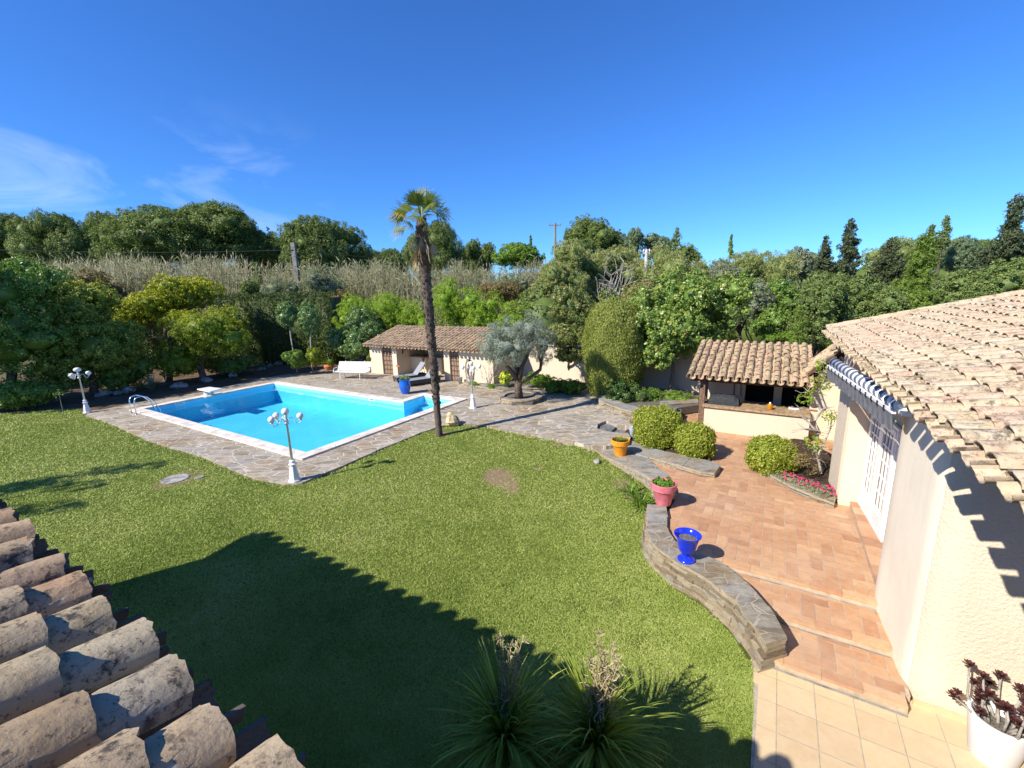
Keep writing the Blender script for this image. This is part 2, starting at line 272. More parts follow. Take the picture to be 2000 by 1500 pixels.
leafmat('leaf_pine', [(0, (0.058, 0.087, 0.023)), (0.5, (0.110, 0.148, 0.037)), (1, (0.185, 0.209, 0.054))], 0.2)
leafmat('leaf_pine_light', [(0, (0.103, 0.136, 0.040)), (0.5, (0.171, 0.205, 0.066)), (0.85, (0.253, 0.256, 0.095)), (1, (0.439, 0.333, 0.140))], 0.25)
leafmat('leaf_pine_blue', [(0, (0.069, 0.100, 0.056)), (0.6, (0.131, 0.175, 0.094)), (1, (0.200, 0.237, 0.125))], 0.22)
leafmat('leaf_dark', [(0, (0.063, 0.108, 0.019)), (0.6, (0.132, 0.208, 0.034)), (1, (0.245, 0.340, 0.063))], 0.2, 0.4, 0.45)
leafmat('leaf_conifer', [(0, (0.066, 0.095, 0.027)), (0.6, (0.137, 0.184, 0.052)), (0.93, (0.198, 0.227, 0.073)), (1, (0.308, 0.184, 0.065))], 0.18)
leafmat('leaf_thuja', [(0, (0.069, 0.112, 0.018)), (0.5, (0.125, 0.181, 0.030)), (1, (0.194, 0.244, 0.050))], 0.28)
leafmat('leaf_hedge', [(0, (0.066, 0.109, 0.017)), (0.6, (0.130, 0.201, 0.034)), (1, (0.214, 0.274, 0.052))], 0.2)
leafmat('leaf_acacia', [(0, (0.075, 0.105, 0.014)), (0.4, (0.145, 0.185, 0.022)), (0.75, (0.255, 0.265, 0.025)), (1, (0.45, 0.39, 0.035))], 0.35)
leafmat('leaf_olive_green', [(0, (0.075, 0.109, 0.022)), (0.6, (0.155, 0.202, 0.039)), (0.88, (0.296, 0.296, 0.054)), (1, (0.513, 0.420, 0.078))], 0.3)
leafmat('leaf_jasmine', [(0, (0.094, 0.164, 0.020)), (0.5, (0.206, 0.295, 0.034)), (0.9, (0.306, 0.354, 0.045)), (1, (0.275, 0.197, 0.068))], 0.35)
leafmat('leaf_laurel', [(0, (0.063, 0.110, 0.035)), (0.6, (0.129, 0.198, 0.060)), (1, (0.228, 0.290, 0.094))], 0.2, 0.35, 0.5)
leafmat('leaf_silver', [(0, (0.096, 0.116, 0.086)), (0.5, (0.187, 0.208, 0.167)), (1, (0.313, 0.329, 0.278))], 0.2)
leafmat('leaf_greyolive', [(0, (0.098, 0.121, 0.069)), (0.5, (0.172, 0.190, 0.115)), (1, (0.265, 0.270, 0.178))], 0.25)
leafmat('leaf_photinia', [(0, (0.075, 0.105, 0.026)), (0.5, (0.155, 0.19, 0.055)), (0.8, (0.25, 0.25, 0.085)), (0.94, (0.28, 0.19, 0.08)), (1, (0.28, 0.11, 0.07))], 0.28, 0.35, 0.5)
leafmat('leaf_magnolia', [(0, (0.067, 0.118, 0.022)), (0.5, (0.146, 0.224, 0.047)), (0.82, (0.258, 0.291, 0.073)), (0.96, (0.381, 0.302, 0.067)), (1, (0.336, 0.168, 0.067))], 0.28, 0.35, 0.5)
leafmat('leaf_cypress', [(0, (0.092, 0.117, 0.024)), (0.5, (0.185, 0.209, 0.045)), (1, (0.277, 0.277, 0.073))], 0.22)
leafmat('leaf_box', [(0, (0.083, 0.116, 0.013)), (0.5, (0.204, 0.237, 0.031)), (0.9, (0.319, 0.319, 0.050)), (1, (0.330, 0.220, 0.099))], 0.28)
leafmat('leaf_bright', [(0, (0.07, 0.13, 0.015)), (0.6, (0.14, 0.22, 0.03)), (1, (0.23, 0.29, 0.05))], 0.35)
leafmat('leaf_rose', [(0, (0.035, 0.075, 0.018)), (0.6, (0.085, 0.150, 0.040)), (0.88, (0.14, 0.19, 0.06)), (1, (0.22, 0.09, 0.05))], 0.25, 0.35, 0.5)
leafmat('leaf_brown', [(0, (0.10, 0.075, 0.035)), (0.6, (0.19, 0.14, 0.06)), (1, (0.27, 0.21, 0.09))], 0.25)
leafmat('leaf_agave', [(0, (0.06, 0.09, 0.055)), (0.6, (0.13, 0.17, 0.11)), (1, (0.25, 0.28, 0.19))], 0.15)
leafmat('leaf_yucca', [(0, (0.082, 0.126, 0.021)), (0.5, (0.177, 0.229, 0.035)), (0.85, (0.339, 0.369, 0.076)), (1, (0.560, 0.502, 0.177))], 0.3)
leafmat('leaf_straw', [(0, (0.220, 0.182, 0.110)), (0.6, (0.352, 0.292, 0.182)), (1, (0.462, 0.385, 0.253))], 0.25)
leafmat('reed', [(0, (0.105, 0.119, 0.049)), (0.35, (0.182, 0.182, 0.098)), (0.7, (0.280, 0.238, 0.161)), (1, (0.406, 0.343, 0.245))], 0.25)
leafmat('palm_green', [(0, (0.045, 0.07, 0.014)), (0.5, (0.10, 0.135, 0.03)), (0.8, (0.22, 0.215, 0.045)), (1, (0.42, 0.27, 0.06))], 0.3, 0.4, 0.4)
leafmat('palm_dead', [(0, (0.13, 0.095, 0.065)), (0.6, (0.26, 0.20, 0.14)), (1, (0.40, 0.30, 0.19))], 0.15)
leafmat('flower_pink', [(0, (0.62, 0.03, 0.17)), (0.7, (0.72, 0.06, 0.20)), (1, (0.75, 0.12, 0.10))], 0.3)
leafmat('flower_yellow', [(0, (0.62, 0.52, 0.04)), (1, (0.75, 0.66, 0.10))], 0.3)
leafmat('leaf_dark_cypress', [(0, (0.030, 0.045, 0.012)), (0.6, (0.055, 0.080, 0.020)), (1, (0.10, 0.125, 0.032))], 0.15)
leafmat('leaf_cedar', [(0, (0.032, 0.045, 0.022)), (0.6, (0.062, 0.080, 0.036)), (0.92, (0.10, 0.11, 0.05)), (1, (0.15, 0.09, 0.05))], 0.15)
leafmat('leaf_grey', [(0, (0.12, 0.14, 0.08)), (1, (0.25, 0.26, 0.17))], 0.2)
leafmat('aeonium', [(0, (0.035, 0.012, 0.013)), (0.8, (0.075, 0.024, 0.026)), (1, (0.15, 0.08, 0.05))], 0.1, 0.25, 0.6)
leafmat('leaf_parsley', [(0, (0.06, 0.13, 0.015)), (1, (0.14, 0.25, 0.03))], 0.3)
leafmat('leaf_succulent', [(0, (0.10, 0.12, 0.02)), (1, (0.22, 0.22, 0.05))], 0.2)

# ------------------------------------------------------------------ mesh helpers
def newmesh(name, V, Fq, mats, parent=None, var=None, mi=None, smooth=False):
    """V (n,3); Fq list/array of faces (array (m,k) fast path)"""
    me = D.meshes.new(name); V = np.asarray(V, np.float32)
    if isinstance(Fq, np.ndarray):
        m_, k_ = Fq.shape
        me.vertices.add(len(V)); me.vertices.foreach_set('co', V.ravel())
        me.loops.add(m_ * k_); me.loops.foreach_set('vertex_index', Fq.astype(np.int32).ravel())
        me.polygons.add(m_); me.polygons.foreach_set('loop_start', np.arange(0, m_ * k_, k_, dtype=np.int32))
        me.polygons.foreach_set('loop_total', np.full(m_, k_, np.int32))
        me.update(calc_edges=True)
    else:
        me.from_pydata([tuple(v) for v in V], [], Fq); me.update()
    if var is not None:
        a = me.attributes.new('var', 'FLOAT', 'POINT'); a.data.foreach_set('value', np.asarray(var, np.float32))
    for m in ([mats] if isinstance(mats, str) else mats): me.materials.append(MATS[m])
    if mi is not None: me.polygons.foreach_set('material_index', np.asarray(mi, np.int32))
    if smooth: me.polygons.foreach_set('use_smooth', np.ones(len(me.polygons), bool))
    o = D.objects.new(name, me); COL.objects.link(o)
    if parent is not None: o.parent = parent
    return o

class MB:
    def __init__(s): s.V = []; s.F = []; s.A = []; s.M = []; s.n = 0
    def add(s, V, F, var=0.5, mi=0):
        V = np.asarray(V, float); s.V.append(V); s.F += [tuple(int(i) + s.n for i in f) for f in F]
        s.A.append(np.full(len(V), var) if np.isscalar(var) else np.asarray(var)); s.M += [mi] * len(F); s.n += len(V); return s
    def build(s, name, mats, parent=None, smooth=False):
        o = newmesh(name, np.vstack(s.V), s.F, mats, parent, np.concatenate(s.A), s.M, smooth)
        return o
    # box given by corner + three edge vectors
    def obox(s, o, a, b, c, var=0.5, mi=0):
        o, a, b, c = map(np.asarray, (o, a, b, c))
        V = [o, o + a, o + a + b, o + b, o + c, o + a + c, o + a + b + c, o + b + c]
        if np.dot(np.cross(a, b), c) > 0: F = [(0, 3, 2, 1), (4, 5, 6, 7), (0, 1, 5, 4), (1, 2, 6, 5), (2, 3, 7, 6), (3, 0, 4, 7)]
        else: F = [(0, 1, 2, 3), (7, 6, 5, 4), (4, 5, 1, 0), (5, 6, 2, 1), (6, 7, 3, 2), (7, 4, 0, 3)]
        return s.add(V, F, var, mi)
    def pqbox(s, p0, p1, q0, q1, z0, z1, var=0.5, mi=0): return s.obox(W(p0, q0, z0), E1 * (p1 - p0), E2 * (q1 - q0), np.array([0, 0, z1 - z0]), var, mi)
    def box(s, c, sx, sy, sz, ang=0, var=0.5, mi=0):
        ca, sa = math.cos(ang), math.sin(ang); a = np.array([ca, sa, 0]) * sx; b = np.array([-sa, ca, 0]) * sy; cz = np.array([0, 0, sz])
        return s.obox(np.asarray(c) - a / 2 - b / 2 - cz / 2, a, b, cz, var, mi)
    def tube(s, path, radii, n=8, var=0.5, mi=0, caps=True, wob=0, rng=R):
        path = np.asarray(path, float); m = len(path)
        radii = np.full(m, radii) if np.isscalar(radii) else np.asarray(radii)
        T = np.gradient(path, axis=0); T /= np.linalg.norm(T, axis=1)[:, None] + 1e-9
        ref = np.array([0, 0, 1.0]) if abs(T[0][2]) < 0.9 else np.array([1.0, 0, 0])
        V = []; th = np.arange(n) * 2 * PI / n
        for i in range(m):
            x = np.cross(ref, T[i]); x /= np.linalg.norm(x) + 1e-9; y = np.cross(T[i], x); ref = np.cross(x, T[i]) * -1 if False else ref
            r = radii[i] * (1 + (rng.normal(0, wob, n) if wob else 0))
            V.append(path[i] + np.outer(np.cos(th) * r, x) + np.outer(np.sin(th) * r, y))
        V = np.vstack(V); F = []
        for i in range(m - 1):
            for j in range(n): F.append((i * n + j, i * n + (j + 1) % n, (i + 1) * n + (j + 1) % n, (i + 1) * n + j))
        if caps: F += [tuple(range(n - 1, -1, -1)), tuple((m - 1) * n + j for j in range(n))]
        return s.add(V, F, var, mi)
    def lathe(s, prof, c=(0, 0, 0), n=24, var=0.5, mi=0, sq=None):
        c = np.asarray(c, float); th = np.arange(n) * 2 * PI / n + (PI / n); V = []
        for r, z in prof: V.append(np.stack([c[0] + r * np.cos(th), c[1] + r * np.sin(th), np.full(n, c[2] + z)], 1))
        V = np.vstack(V); F = []; m = len(prof)
        for i in range(m - 1):
            for j in range(n): F.append((i * n + j, i * n + (j + 1) % n, (i + 1) * n + (j + 1) % n, (i + 1) * n + j))
        F += [tuple(range(n - 1, -1, -1)), tuple((m - 1) * n + j for j in range(n))]
        return s.add(V, F, var, mi)
    def ball(s, c, r, n=16, m=10, var=0.5, mi=0, sc=(1, 1, 1), noise=0, rng=R):
        V = [[0, 0, 1]]
        for i in range(1, m):
            a = PI * i / m
            for j in range(n): V.append([math.sin(a) * math.cos(2 * PI * j / n), math.sin(a) * math.sin(2 * PI * j / n), math.cos(a)])
        V.append([0, 0, -1]); V = np.array(V)
        if noise: V = V * (1 + rng.normal(0, noise, len(V)))[:, None]
        V = V * np.array(sc) * r + np.asarray(c); F = []
        for j in range(n): F.append((0, 1 + j, 1 + (j + 1) % n)); F.append((len(V) - 1, 1 + (m - 2) * n + (j + 1) % n, 1 + (m - 2) * n + j))
        for i in range(m - 2):
            for j in range(n): F.append((1 + i * n + j, 1 + (i + 1) * n + j, 1 + (i + 1) * n + (j + 1) % n, 1 + i * n + (j + 1) % n))
        return s.add(V, F, var, mi)
    def prism(s, poly, z0, z1, var=0.5, mi=0, mi_side=None):
        P = [np.asarray(v[:2], float) for v in poly]; n = len(P)
        ar = sum(P[i][0] * P[(i + 1) % n][1] - P[(i + 1) % n][0] * P[i][1] for i in range(n))
        if ar < 0: P = P[::-1]
        V = [(*v, z0) for v in P] + [(*v, z1) for v in P]
        s.add(V, [tuple(range(n, 2 * n)), tuple(range(n - 1, -1, -1))], var, mi)
        b = s.n - 2 * n
        s.F += [tuple(b + i for i in (i0, (i0 + 1) % n, n + (i0 + 1) % n, n + i0)) for i0 in range(n)]; s.M += [mi if mi_side is None else mi_side] * n
        return s

def thing(name, label, cat, loc=(0, 0, 0), group=None, rot=0):
    o = D.objects.new(name, None); o.empty_display_size = 0.2; COL.objects.link(o); o.location = tuple(float(v) for v in loc); o.rotation_euler = (0, 0, rot)
    o['label'] = label; o['category'] = cat
    if group: o['group'] = group
    return o
def tag(o, label, cat, group=None, kind=None):
    o['label'] = label; o['category'] = cat
    if group: o['group'] = group
    if kind: o['kind'] = kind
    return o
def struct(o, label=None, cat=None, kind='structure'):
    o['kind'] = kind
    if label: o['label'] = label; o['category'] = cat
    return o
def dup(root, loc, rot=0, scale=(1, 1, 1), label=None, group=None):
    r = root.copy(); COL.objects.link(r); r.location = tuple(float(v) for v in loc); r.rotation_euler = (0, 0, rot); r.scale = scale
    if label: r['label'] = label
    if group: r['group'] = group
    for ch in list(root.children):
        c = ch.copy(); COL.objects.link(c); c.parent = r
        for gch in ch.children:
            d = gch.copy(); COL.objects.link(d); d.parent = c
    return r

# ------------------------------------------------------------------ foliage helpers
FINE_N, FINE_S = 1.75, 0.76
def unit(v): return v / (np.linalg.norm(v, axis=-1, keepdims=True) + 1e-9)
def leaves_geo(P, Nrm, size, aspect, rng, droop=0.0, align=None):
    n = len(P); size = np.full(n, size) if np.isscalar(size) else size
    size = size * rng.uniform(0.65, 1.3, n)
    t = rng.normal(size=(n, 3)) if align is None else unit(align) + rng.normal(0, 0.35, (n, 3))
    t = unit(t - (t * Nrm).sum(1, keepdims=True) * Nrm); t[:, 2] -= droop; t = unit(t)
    b = unit(np.cross(Nrm, t)); L = size[:, None]; w = L / aspect
    V = np.empty((n, 4, 3)); V[:, 0] = P - t * L * 0.5; V[:, 1] = P + b * w * 0.5 + Nrm * w * 0.12; V[:, 2] = P + t * L * 0.5; V[:, 3] = P - b * w * 0.5 + Nrm * w * 0.12
    return V.reshape(-1, 3), np.arange(n * 4).reshape(n, 4)
def core_geo(c, r, rng, k=0.72, n=14, m=9, noise=0.09):
    b = MB(); b.ball((0, 0, 0), 1, n, m, noise=noise, rng=rng); V = b.V[0] * np.asarray(r) * k + np.asarray(c)
    F = np.array([f if len(f) == 4 else (f[0], f[1], f[2], f[2]) for f in b.F]); return V, b.F
def foliage(name, blobs, n, size, aspect, mat, parent=None, clump=0.3, seed=1, core=0.55, out=0.6, up=0.2, droop=0.0, fill=0.55, varlo=0.0, varhi=1.0, shell=None, tipvar=0.0):
    """leaf clumps spread through a set of ellipsoids; one mesh"""
    n = int(n * FINE_N); size = size * FINE_S
    rng = np.random.default_rng(seed); Vs = []; Fs = []; As = []; off = 0
    ar = np.array([(r[0] * r[1] + r[0] * r[2] + r[1] * r[2]) for c, r in blobs]); ar = ar / ar.sum()
    for (c, r), share in zip(blobs, ar):
        c = np.asarray(c, float); r = np.asarray(r, float); nb = max(40, int(n * share))
        cs = clump * r.min(); nk = max(8, int(1.3 * (r[0] * r[1] + r[0] * r[2] + r[1] * r[2]) / (cs * cs) * 0.9)); nk = min(nk, nb // 6 + 1)
        d = unit(rng.normal(size=(nk, 3))); f = 1 - fill * rng.random(nk) ** 2.2 * 0.9
        cc = c + d * r * f[:, None]; cr = cs * rng.uniform(0.6, 1.35, nk); cv = rng.uniform(-0.16, 0.16, nk)
        idx = rng.integers(0, nk, nb)
        e = unit(rng.normal(size=(nb, 3)) + d[idx] * 0.8 + np.array([0, 0, up])); rr = rng.uniform(0.25, 1.0, nb) ** 0.5
        P = cc[idx] + e * (cr[idx] * rr)[:, None]
        Nn = unit(e * out + rng.normal(0, 0.55, (nb, 3)) + d[idx] * 0.3 + np.array([0, 0, up]))
        V, F = leaves_geo(P, Nn, size, aspect, rng, droop, align=e if aspect > 3.5 else None)
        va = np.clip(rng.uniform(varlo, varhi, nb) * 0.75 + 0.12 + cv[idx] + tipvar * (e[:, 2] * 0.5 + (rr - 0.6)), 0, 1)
        Vs.append(V); Fs.append(F + off); As.append(np.repeat(va, 4)); off += len(V)
        if core:
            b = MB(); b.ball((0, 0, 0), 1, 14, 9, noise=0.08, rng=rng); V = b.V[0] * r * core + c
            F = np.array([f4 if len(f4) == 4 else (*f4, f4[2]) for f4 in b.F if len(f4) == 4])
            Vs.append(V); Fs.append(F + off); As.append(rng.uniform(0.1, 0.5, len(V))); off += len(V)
    return newmesh(name, np.vstack(Vs), np.vstack(Fs), mat, parent, np.concatenate(As))
def surface_foliage(name, fn, n, size, aspect, mat, parent=None, seed=1, corefn=None, jit=0.04, align=None, out=1.0):
    """leaves on a clipped surface: fn(u,v)->point, normal arrays"""
    rng = np.random.default_rng(seed); P, Nn = fn(rng, n)
    P = P + rng.normal(0, jit, P.shape) + Nn * rng.uniform(-0.05, 0.04, (n, 1))
    Nn = unit(Nn * out + rng.normal(0, 0.6, P.shape)); V, F = leaves_geo(P, Nn, size, aspect, rng, 0, align=np.tile(np.array(align), (n, 1)) if align is not None else None)
    va = np.clip(np.repeat(rng.uniform(0.05, 0.95, n), 4), 0, 1); Vs = [V]; Fs = [F]
    if corefn is not None:
        Vc, Fc = corefn; Vs.append(Vc); Fs.append(np.asarray(Fc) + len(V)); va = np.concatenate([va, np.full(len(Vc), 0.3)])
    return newmesh(name, np.vstack(Vs), np.vstack(Fs), mat, parent, va)
def lobes(c, r, k, rng, rs=(0.42, 0.62), spread=0.62, zlo=-0.3):
    bl = [(np.asarray(c, float), np.asarray(r, float) * 0.72)]
    for i in range(k):
        d = unit(rng.normal(size=3)); d[2] = max(d[2], zlo); f = rng.uniform(*rs)
        bl.append((np.asarray(c) + d * np.asarray(r) * spread, np.asarray(r) * f * np.array([1, 1, rng.uniform(0.75, 1.0)])))
    return bl
def pxbox(x0, x1, yt, yb, Y, depth=None):
    xm, ym = (x0 + x1) / 2, (yt + yb) / 2
    c = at(xm, ym, Y); rx = np.linalg.norm(at(x1, ym, Y) - at(x0, ym, Y)) / 2; rz = (at(xm, yt, Y)[2] - at(xm, yb, Y)[2]) / 2
    return c, np.array([rx, depth if depth else rx, rz])
def limb_path(a, b, rng, wob=0.06, n=6, sag=0.0):
    a, b = np.asarray(a, float), np.asarray(b, float); t = np.linspace(0, 1, n)[:, None]; L = np.linalg.norm(b - a)
    p = a + (b - a) * t + rng.normal(0, wob * L, (n, 3)) * np.sin(t * PI) * 0.5; p[:, 2] += -sag * L * np.sin(t[:, 0] * PI); return p
def trunk(name, base, ends, r0, mat, parent, seed=1, fork=0.45, n=8):
    rng = np.random.default_rng(seed); b = MB(); base = np.asarray(base, float); m = np.mean(ends, axis=0); fk = base + (m - base) * fork
    pth = limb_path(base, fk, rng, 0.05); b.tube(pth, np.linspace(r0, r0 * 0.75, len(pth)), n, wob=0.05, rng=rng)
    for e in ends:
        pth = limb_path(fk, e, rng, 0.12); b.tube(pth, np.linspace(r0 * 0.6, r0 * 0.16, len(pth)), max(5, n - 2), wob=0.04, rng=rng)
    return b.build(name, mat, parent, True)
def local(bl, o): return [(np.asarray(c) - np.asarray(o), r) for c, r in bl]
def treebox(name, label, cat, boxes, mat, n, size, aspect, base=None, trunk_r=0.18, bark='bark', group=None, clump=0.3, seed=1, k=5, core=0.52, zbase=None, part='crown', **kw):
    """a tree or shrub surveyed from one or more boxes (x0,x1,ytop,ybottom,Y[,depth])"""
    rng = np.random.default_rng(seed); bl = []; cen = []
    for bx in boxes:
        c, r = pxbox(*bx); bl += lobes(c, r, k, rng); cen.append(c)
    if base is None: c0 = cen[0]; base = np.array([c0[0], c0[1], ground_z(c0[0], c0[1]) if zbase is None else zbase])
    o = thing(name, label, cat, base, group)
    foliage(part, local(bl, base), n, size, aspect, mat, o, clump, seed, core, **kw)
    if trunk_r:
        ends = [np.asarray(c) - base for c, r in bl[:: max(1, len(bl) // 5)]]
        trunk('trunk', (0, 0, -0.1), ends, trunk_r, bark, o, seed)
    return o

# ------------------------------------------------------------------ ground, lawn, deck, terrace
from mathutils.geometry import tessellate_polygon
def sstep(t): t = np.clip(t, 0, 1); return t * t * (3 - 2 * t)
def ground_z(x, y):
    x = np.asarray(x); y = np.asarray(y); d = np.hypot(x - 3.4, y - 5.2); return -0.04 - 0.585 * (1 - sstep((d - 2.0) / 8.0)) + 0.010 * np.sin(x * 1.3 + 0.5 * y) + 0.010 * np.sin(y * 1.7 - x * 0.6)
def inpoly(x, y, poly):
    x = np.asarray(x); y = np.asarray(y); ins = np.zeros(x.shape, bool); n = len(poly)
    for i in range(n):
        x0, y0 = poly[i][:2]; x1, y1 = poly[(i + 1) % n][:2]
        if y0 == y1: continue
        c = ((y0 > y) != (y1 > y)) & (x < (x1 - x0) * (y - y0) / (y1 - y0) + x0); ins ^= c
    return ins
def wpoly(l, z=0): return [G(x, y, z) for x, y in l]
def pqpoly(l): return [W(p, q) for p, q in l]
def densify(poly, step=0.3, wob=0.0, rng=R):
    o = []
    for i in range(len(poly)):
        a, b = np.asarray(poly[i][:2]), np.asarray(poly[(i + 1) % len(poly)][:2]); m = max(1, int(np.linalg.norm(b - a) / step))
        for j in range(m): o.append(a + (b - a) * j / m + rng.normal(0, wob, 2))
    return o

deck_edge = [(170, 811), (215, 825), (262, 847), (297, 862), (370, 882), (475, 925), (505, 934), (537, 941), (560, 944), (590, 942), (620, 931), (675, 907), (725, 885), (807, 851), (850, 834), (880, 829), (912, 828), (950, 832), (1000, 842), (1075, 855), (1134, 866)]
deck_rest = [(1150, 870), (1185, 872), (1228, 864), (1229, 846), (1187, 842), (1163, 836), (1168, 828), (1184, 821), (1203, 829), (1240, 833), (1252, 826), (1256, 812), (1230, 770), (1140, 755), (1000, 745), (975, 738)]
deck_poly = wpoly(deck_edge + deck_rest) + pqpoly([(18.6, 12.4), (21.2, 12.4), (21.2, 21.6), (18.6, 21.6)]) + wpoly([(700, 722), (645, 719), (600, 728), (560, 731), (500, 741), (400, 765), (262, 787), (200, 800), (168, 803)])
POOL_IN = [(7.6, 12.3), (15.05, 12.3), (15.05, 14.2), (13.7, 14.2), (13.7, 24.4), (7.6, 24.4)]
POOL_OUT = [(7.2, 11.9), (15.45, 11.9), (15.45, 14.6), (14.1, 14.6), (14.1, 24.8), (7.2, 24.8)]
pool_in = pqpoly(POOL_IN); pool_out = pqpoly(POOL_OUT)
TZ = -0.25
terr_poly = pqpoly([(8.15, 1.0), (8.15, -1.9), (12.0, -1.9), (12.9, -1.5), (12.9, -2.95), (17.0, -2.95), (17.0, -1.2), (18.5, -1.2), (18.9, 3.2), (16.4, 5.0), (14.6, 5.2), (12.8, 4.4), (11.6, 3.2), (10.3, 1.75), (9.2, 1.8), (8.5, 1.6)])
beige_poly = [G(1465, 1286, -.62), G(1471, 1350, -.62), G(1471, 1400, -.62), G(1466, 1500, -.62)] + pqpoly([(2.5, -0.25), (0.4, -0.4), (0.4, -9), (6.72, -9), (6.72, -1.7), (6.45, -1.7), (6.45, -0.45)])
step_poly = pqpoly([(8.2, 1.3), (8.2, -1.95), (6.42, -1.95), (6.42, -0.3), (7.2, 0.2), (7.7, 0.9)])
lawn_poly = wpoly(deck_edge) + [G(x, y, -.3) for x, y in [(1150, 877), (1180, 897), (1206, 912), (1246, 930), (1275, 955), (1270, 985), (1266, 1010), (1268, 1045), (1280, 1080), (1320, 1122), (1378, 1156), (1430, 1205), (1466, 1258)]] + [G(1468, 1287, -.6), G(1471, 1350, -.6), G(1471, 1400, -.6), G(1466, 1500, -.6)] + pqpoly([(2.5, -0.25), (0.4, -0.4), (0.4, 33)]) + wpoly([(-420, 830), (-200, 812), (0, 806), (60, 801), (110, 800), (150, 797)])

xs = np.arange(-34, 20.01, 0.25); ys = np.arange(-3, 36.01, 0.25); X, Y = np.meshgrid(xs, ys); Z = ground_z(X, Y)
Z = np.where(inpoly(X, Y, deck_poly), Z - 0.1, Z); hard = inpoly(X, Y, terr_poly) | inpoly(X, Y, beige_poly) | inpoly(X, Y, step_poly); Z = np.where(hard, -1.0, Z)
nx = len(xs); I = np.arange(X.size).reshape(X.shape); Fq = np.stack([I[:-1, :-1], I[:-1, 1:], I[1:, 1:], I[1:, :-1]], -1).reshape(-1, 4)
cx = (X[:-1, :-1] + 0.125).ravel(); cy = (Y[:-1, :-1] + 0.125).ravel(); mid = pqpoly([(7.4, 12.1), (15.25, 12.1), (15.25, 14.4), (13.9, 14.4), (13.9, 24.6), (7.4, 24.6)])
keep = ~inpoly(cx, cy, mid); lawnf = (inpoly(cx, cy, lawn_poly) | ((cy < 13.4) & (cx > -1) & (cx < 4.2))) & keep
V0 = np.stack([X.ravel(), Y.ravel(), Z.ravel()], 1)
bare = [(G(978, 930, -.2), 0.42, 0.3), (G(1000, 946, -.2), 0.25, 0.3), (G(1050, 907, -.1), 0.17, 0.2), (G(345, 937, -.05), 0.62, 0.45), (G(1216, 940, -.3), 0.3, 0.3), (G(967, 930, -.2), 0.3, 0.3), (G(1095, 862, 0), 0.25, 0.2), (G(1240, 965, -.35), 0.3, 0.3), (G(860, 845, 0), 0.3, 0.3)]
bv = sum(np.exp(-(((V0[:, 0] - c[0]) / ra) ** 2 + ((V0[:, 1] - c[1]) / (ra * 1.2)) ** 2) * 0.8) for c, ra, th in bare)
for sx, sy in [(1090, 1010), (1120, 1150), (1205, 1145), (1240, 1220), (505, 990), (845, 1110), (700, 905), (1165, 1290)]:
    c = G(sx, sy, -.3); bv = bv + 0.5 * np.exp(-((V0[:, 0] - c[0]) ** 2 + (V0[:, 1] - c[1]) ** 2) / 0.07)
lw = struct(newmesh('lawn', V0, Fq[lawnf], 'turf', var=np.clip(bv, 0, 1), smooth=True), 'green lawn sloping from pool to tiled patio', 'lawn')
gd = struct(newmesh('garden_soil', V0, Fq[keep & ~lawnf], 'earth', smooth=True), 'bare brown soil of the garden beds', 'ground')
b = MB()
for (xa, xb, ya, yb) in ((-900, 900, 36, 1500), (-900, 900, -600, -3), (-900, -34, -3, 36), (20, 900, -3, 36)):
    b.add([(xa, ya, -0.1), (xb, ya, -0.1), (xb, yb, -0.1), (xa, yb, -0.1)], [(0, 1, 2, 3)])
struct(b.build('field', 'field'), 'rough ground reaching out beyond the garden', 'ground')

# grass: one blade after another, small enough that nobody counts them
rng = np.random.default_rng(3); n = 1700000
px = rng.uniform(-350, 1560, n); py = 795 + 905 * rng.random(n) ** 0.85
d = _rt * ((px - 1000) / F_PX)[:, None] - _up * ((py - 750) / F_PX)[:, None] + _fw; zz = np.full(n, -0.25)
for i in range(3): t = (zz - CAM_Z) / d[:, 2]; zz = ground_z(d[:, 0] * t, d[:, 1] * t)
t = (zz - CAM_Z) / d[:, 2]; ok = inpoly(d[:, 0] * t, d[:, 1] * t, lawn_poly) & (np.hypot(d[:, 0] * t, d[:, 1] * t) < 34)
Pb = np.stack([d[:, 0] * t, d[:, 1] * t, zz], 1)[ok]
# worn patches of bare earth and the drain cover stay open
for c, ra, th in bare:
    q = ((Pb[:, 0] - c[0]) / ra) ** 2 + ((Pb[:, 1] - c[1]) / (ra * 1.2)) ** 2; Pb = Pb[rng.random(len(Pb)) > 0.74 * np.exp(-q * 0.9)]
thin = np.zeros(len(Pb))
for sx, sy, rr in [(1090, 1010, .4), (1120, 1150, .35), (1205, 1145, .42), (1240, 1220, .38), (505, 990, .35), (845, 1110, .3), (700, 905, .3), (1165, 1290, .3)]:
    c = G(sx, sy, -.3); thin += np.exp(-((Pb[:, 0] - c[0]) ** 2 + (Pb[:, 1] - c[1]) ** 2) / (rr * 0.55) ** 2)
Pb = Pb[rng.random(len(Pb)) > 0.72 * np.clip(thin, 0, 1)]
dist = np.linalg.norm(Pb - np.array([0, 0, CAM_Z]), axis=1); n = len(Pb)
h = (0.011 + 0.0008 * dist) * rng.uniform(0.6, 1.35, n); w = (0.0022 + 0.00078 * dist) * rng.uniform(0.7, 1.3, n)
an = rng.uniform(0, 2 * PI, n); dx = np.stack([np.cos(an), np.sin(an), np.zeros(n)], 1); ln = rng.normal(0, 1.15, (n, 3)) * h[:, None]; ln[:, 2] = 0
V = np.empty((n, 3, 3)); V[:, 0] = Pb - dx * w[:, None]; V[:, 1] = Pb + dx * w[:, None]; V[:, 2] = Pb + ln; V[:, 2, 2] += h; V[:, :2, 2] -= 0.004
mott = 0.5 + 0.5 * np.sin(Pb[:, 0] * 0.7 + 1.3 * np.sin(Pb[:, 1] * 0.5)) * np.sin(Pb[:, 1] * 0.8 + 0.7)
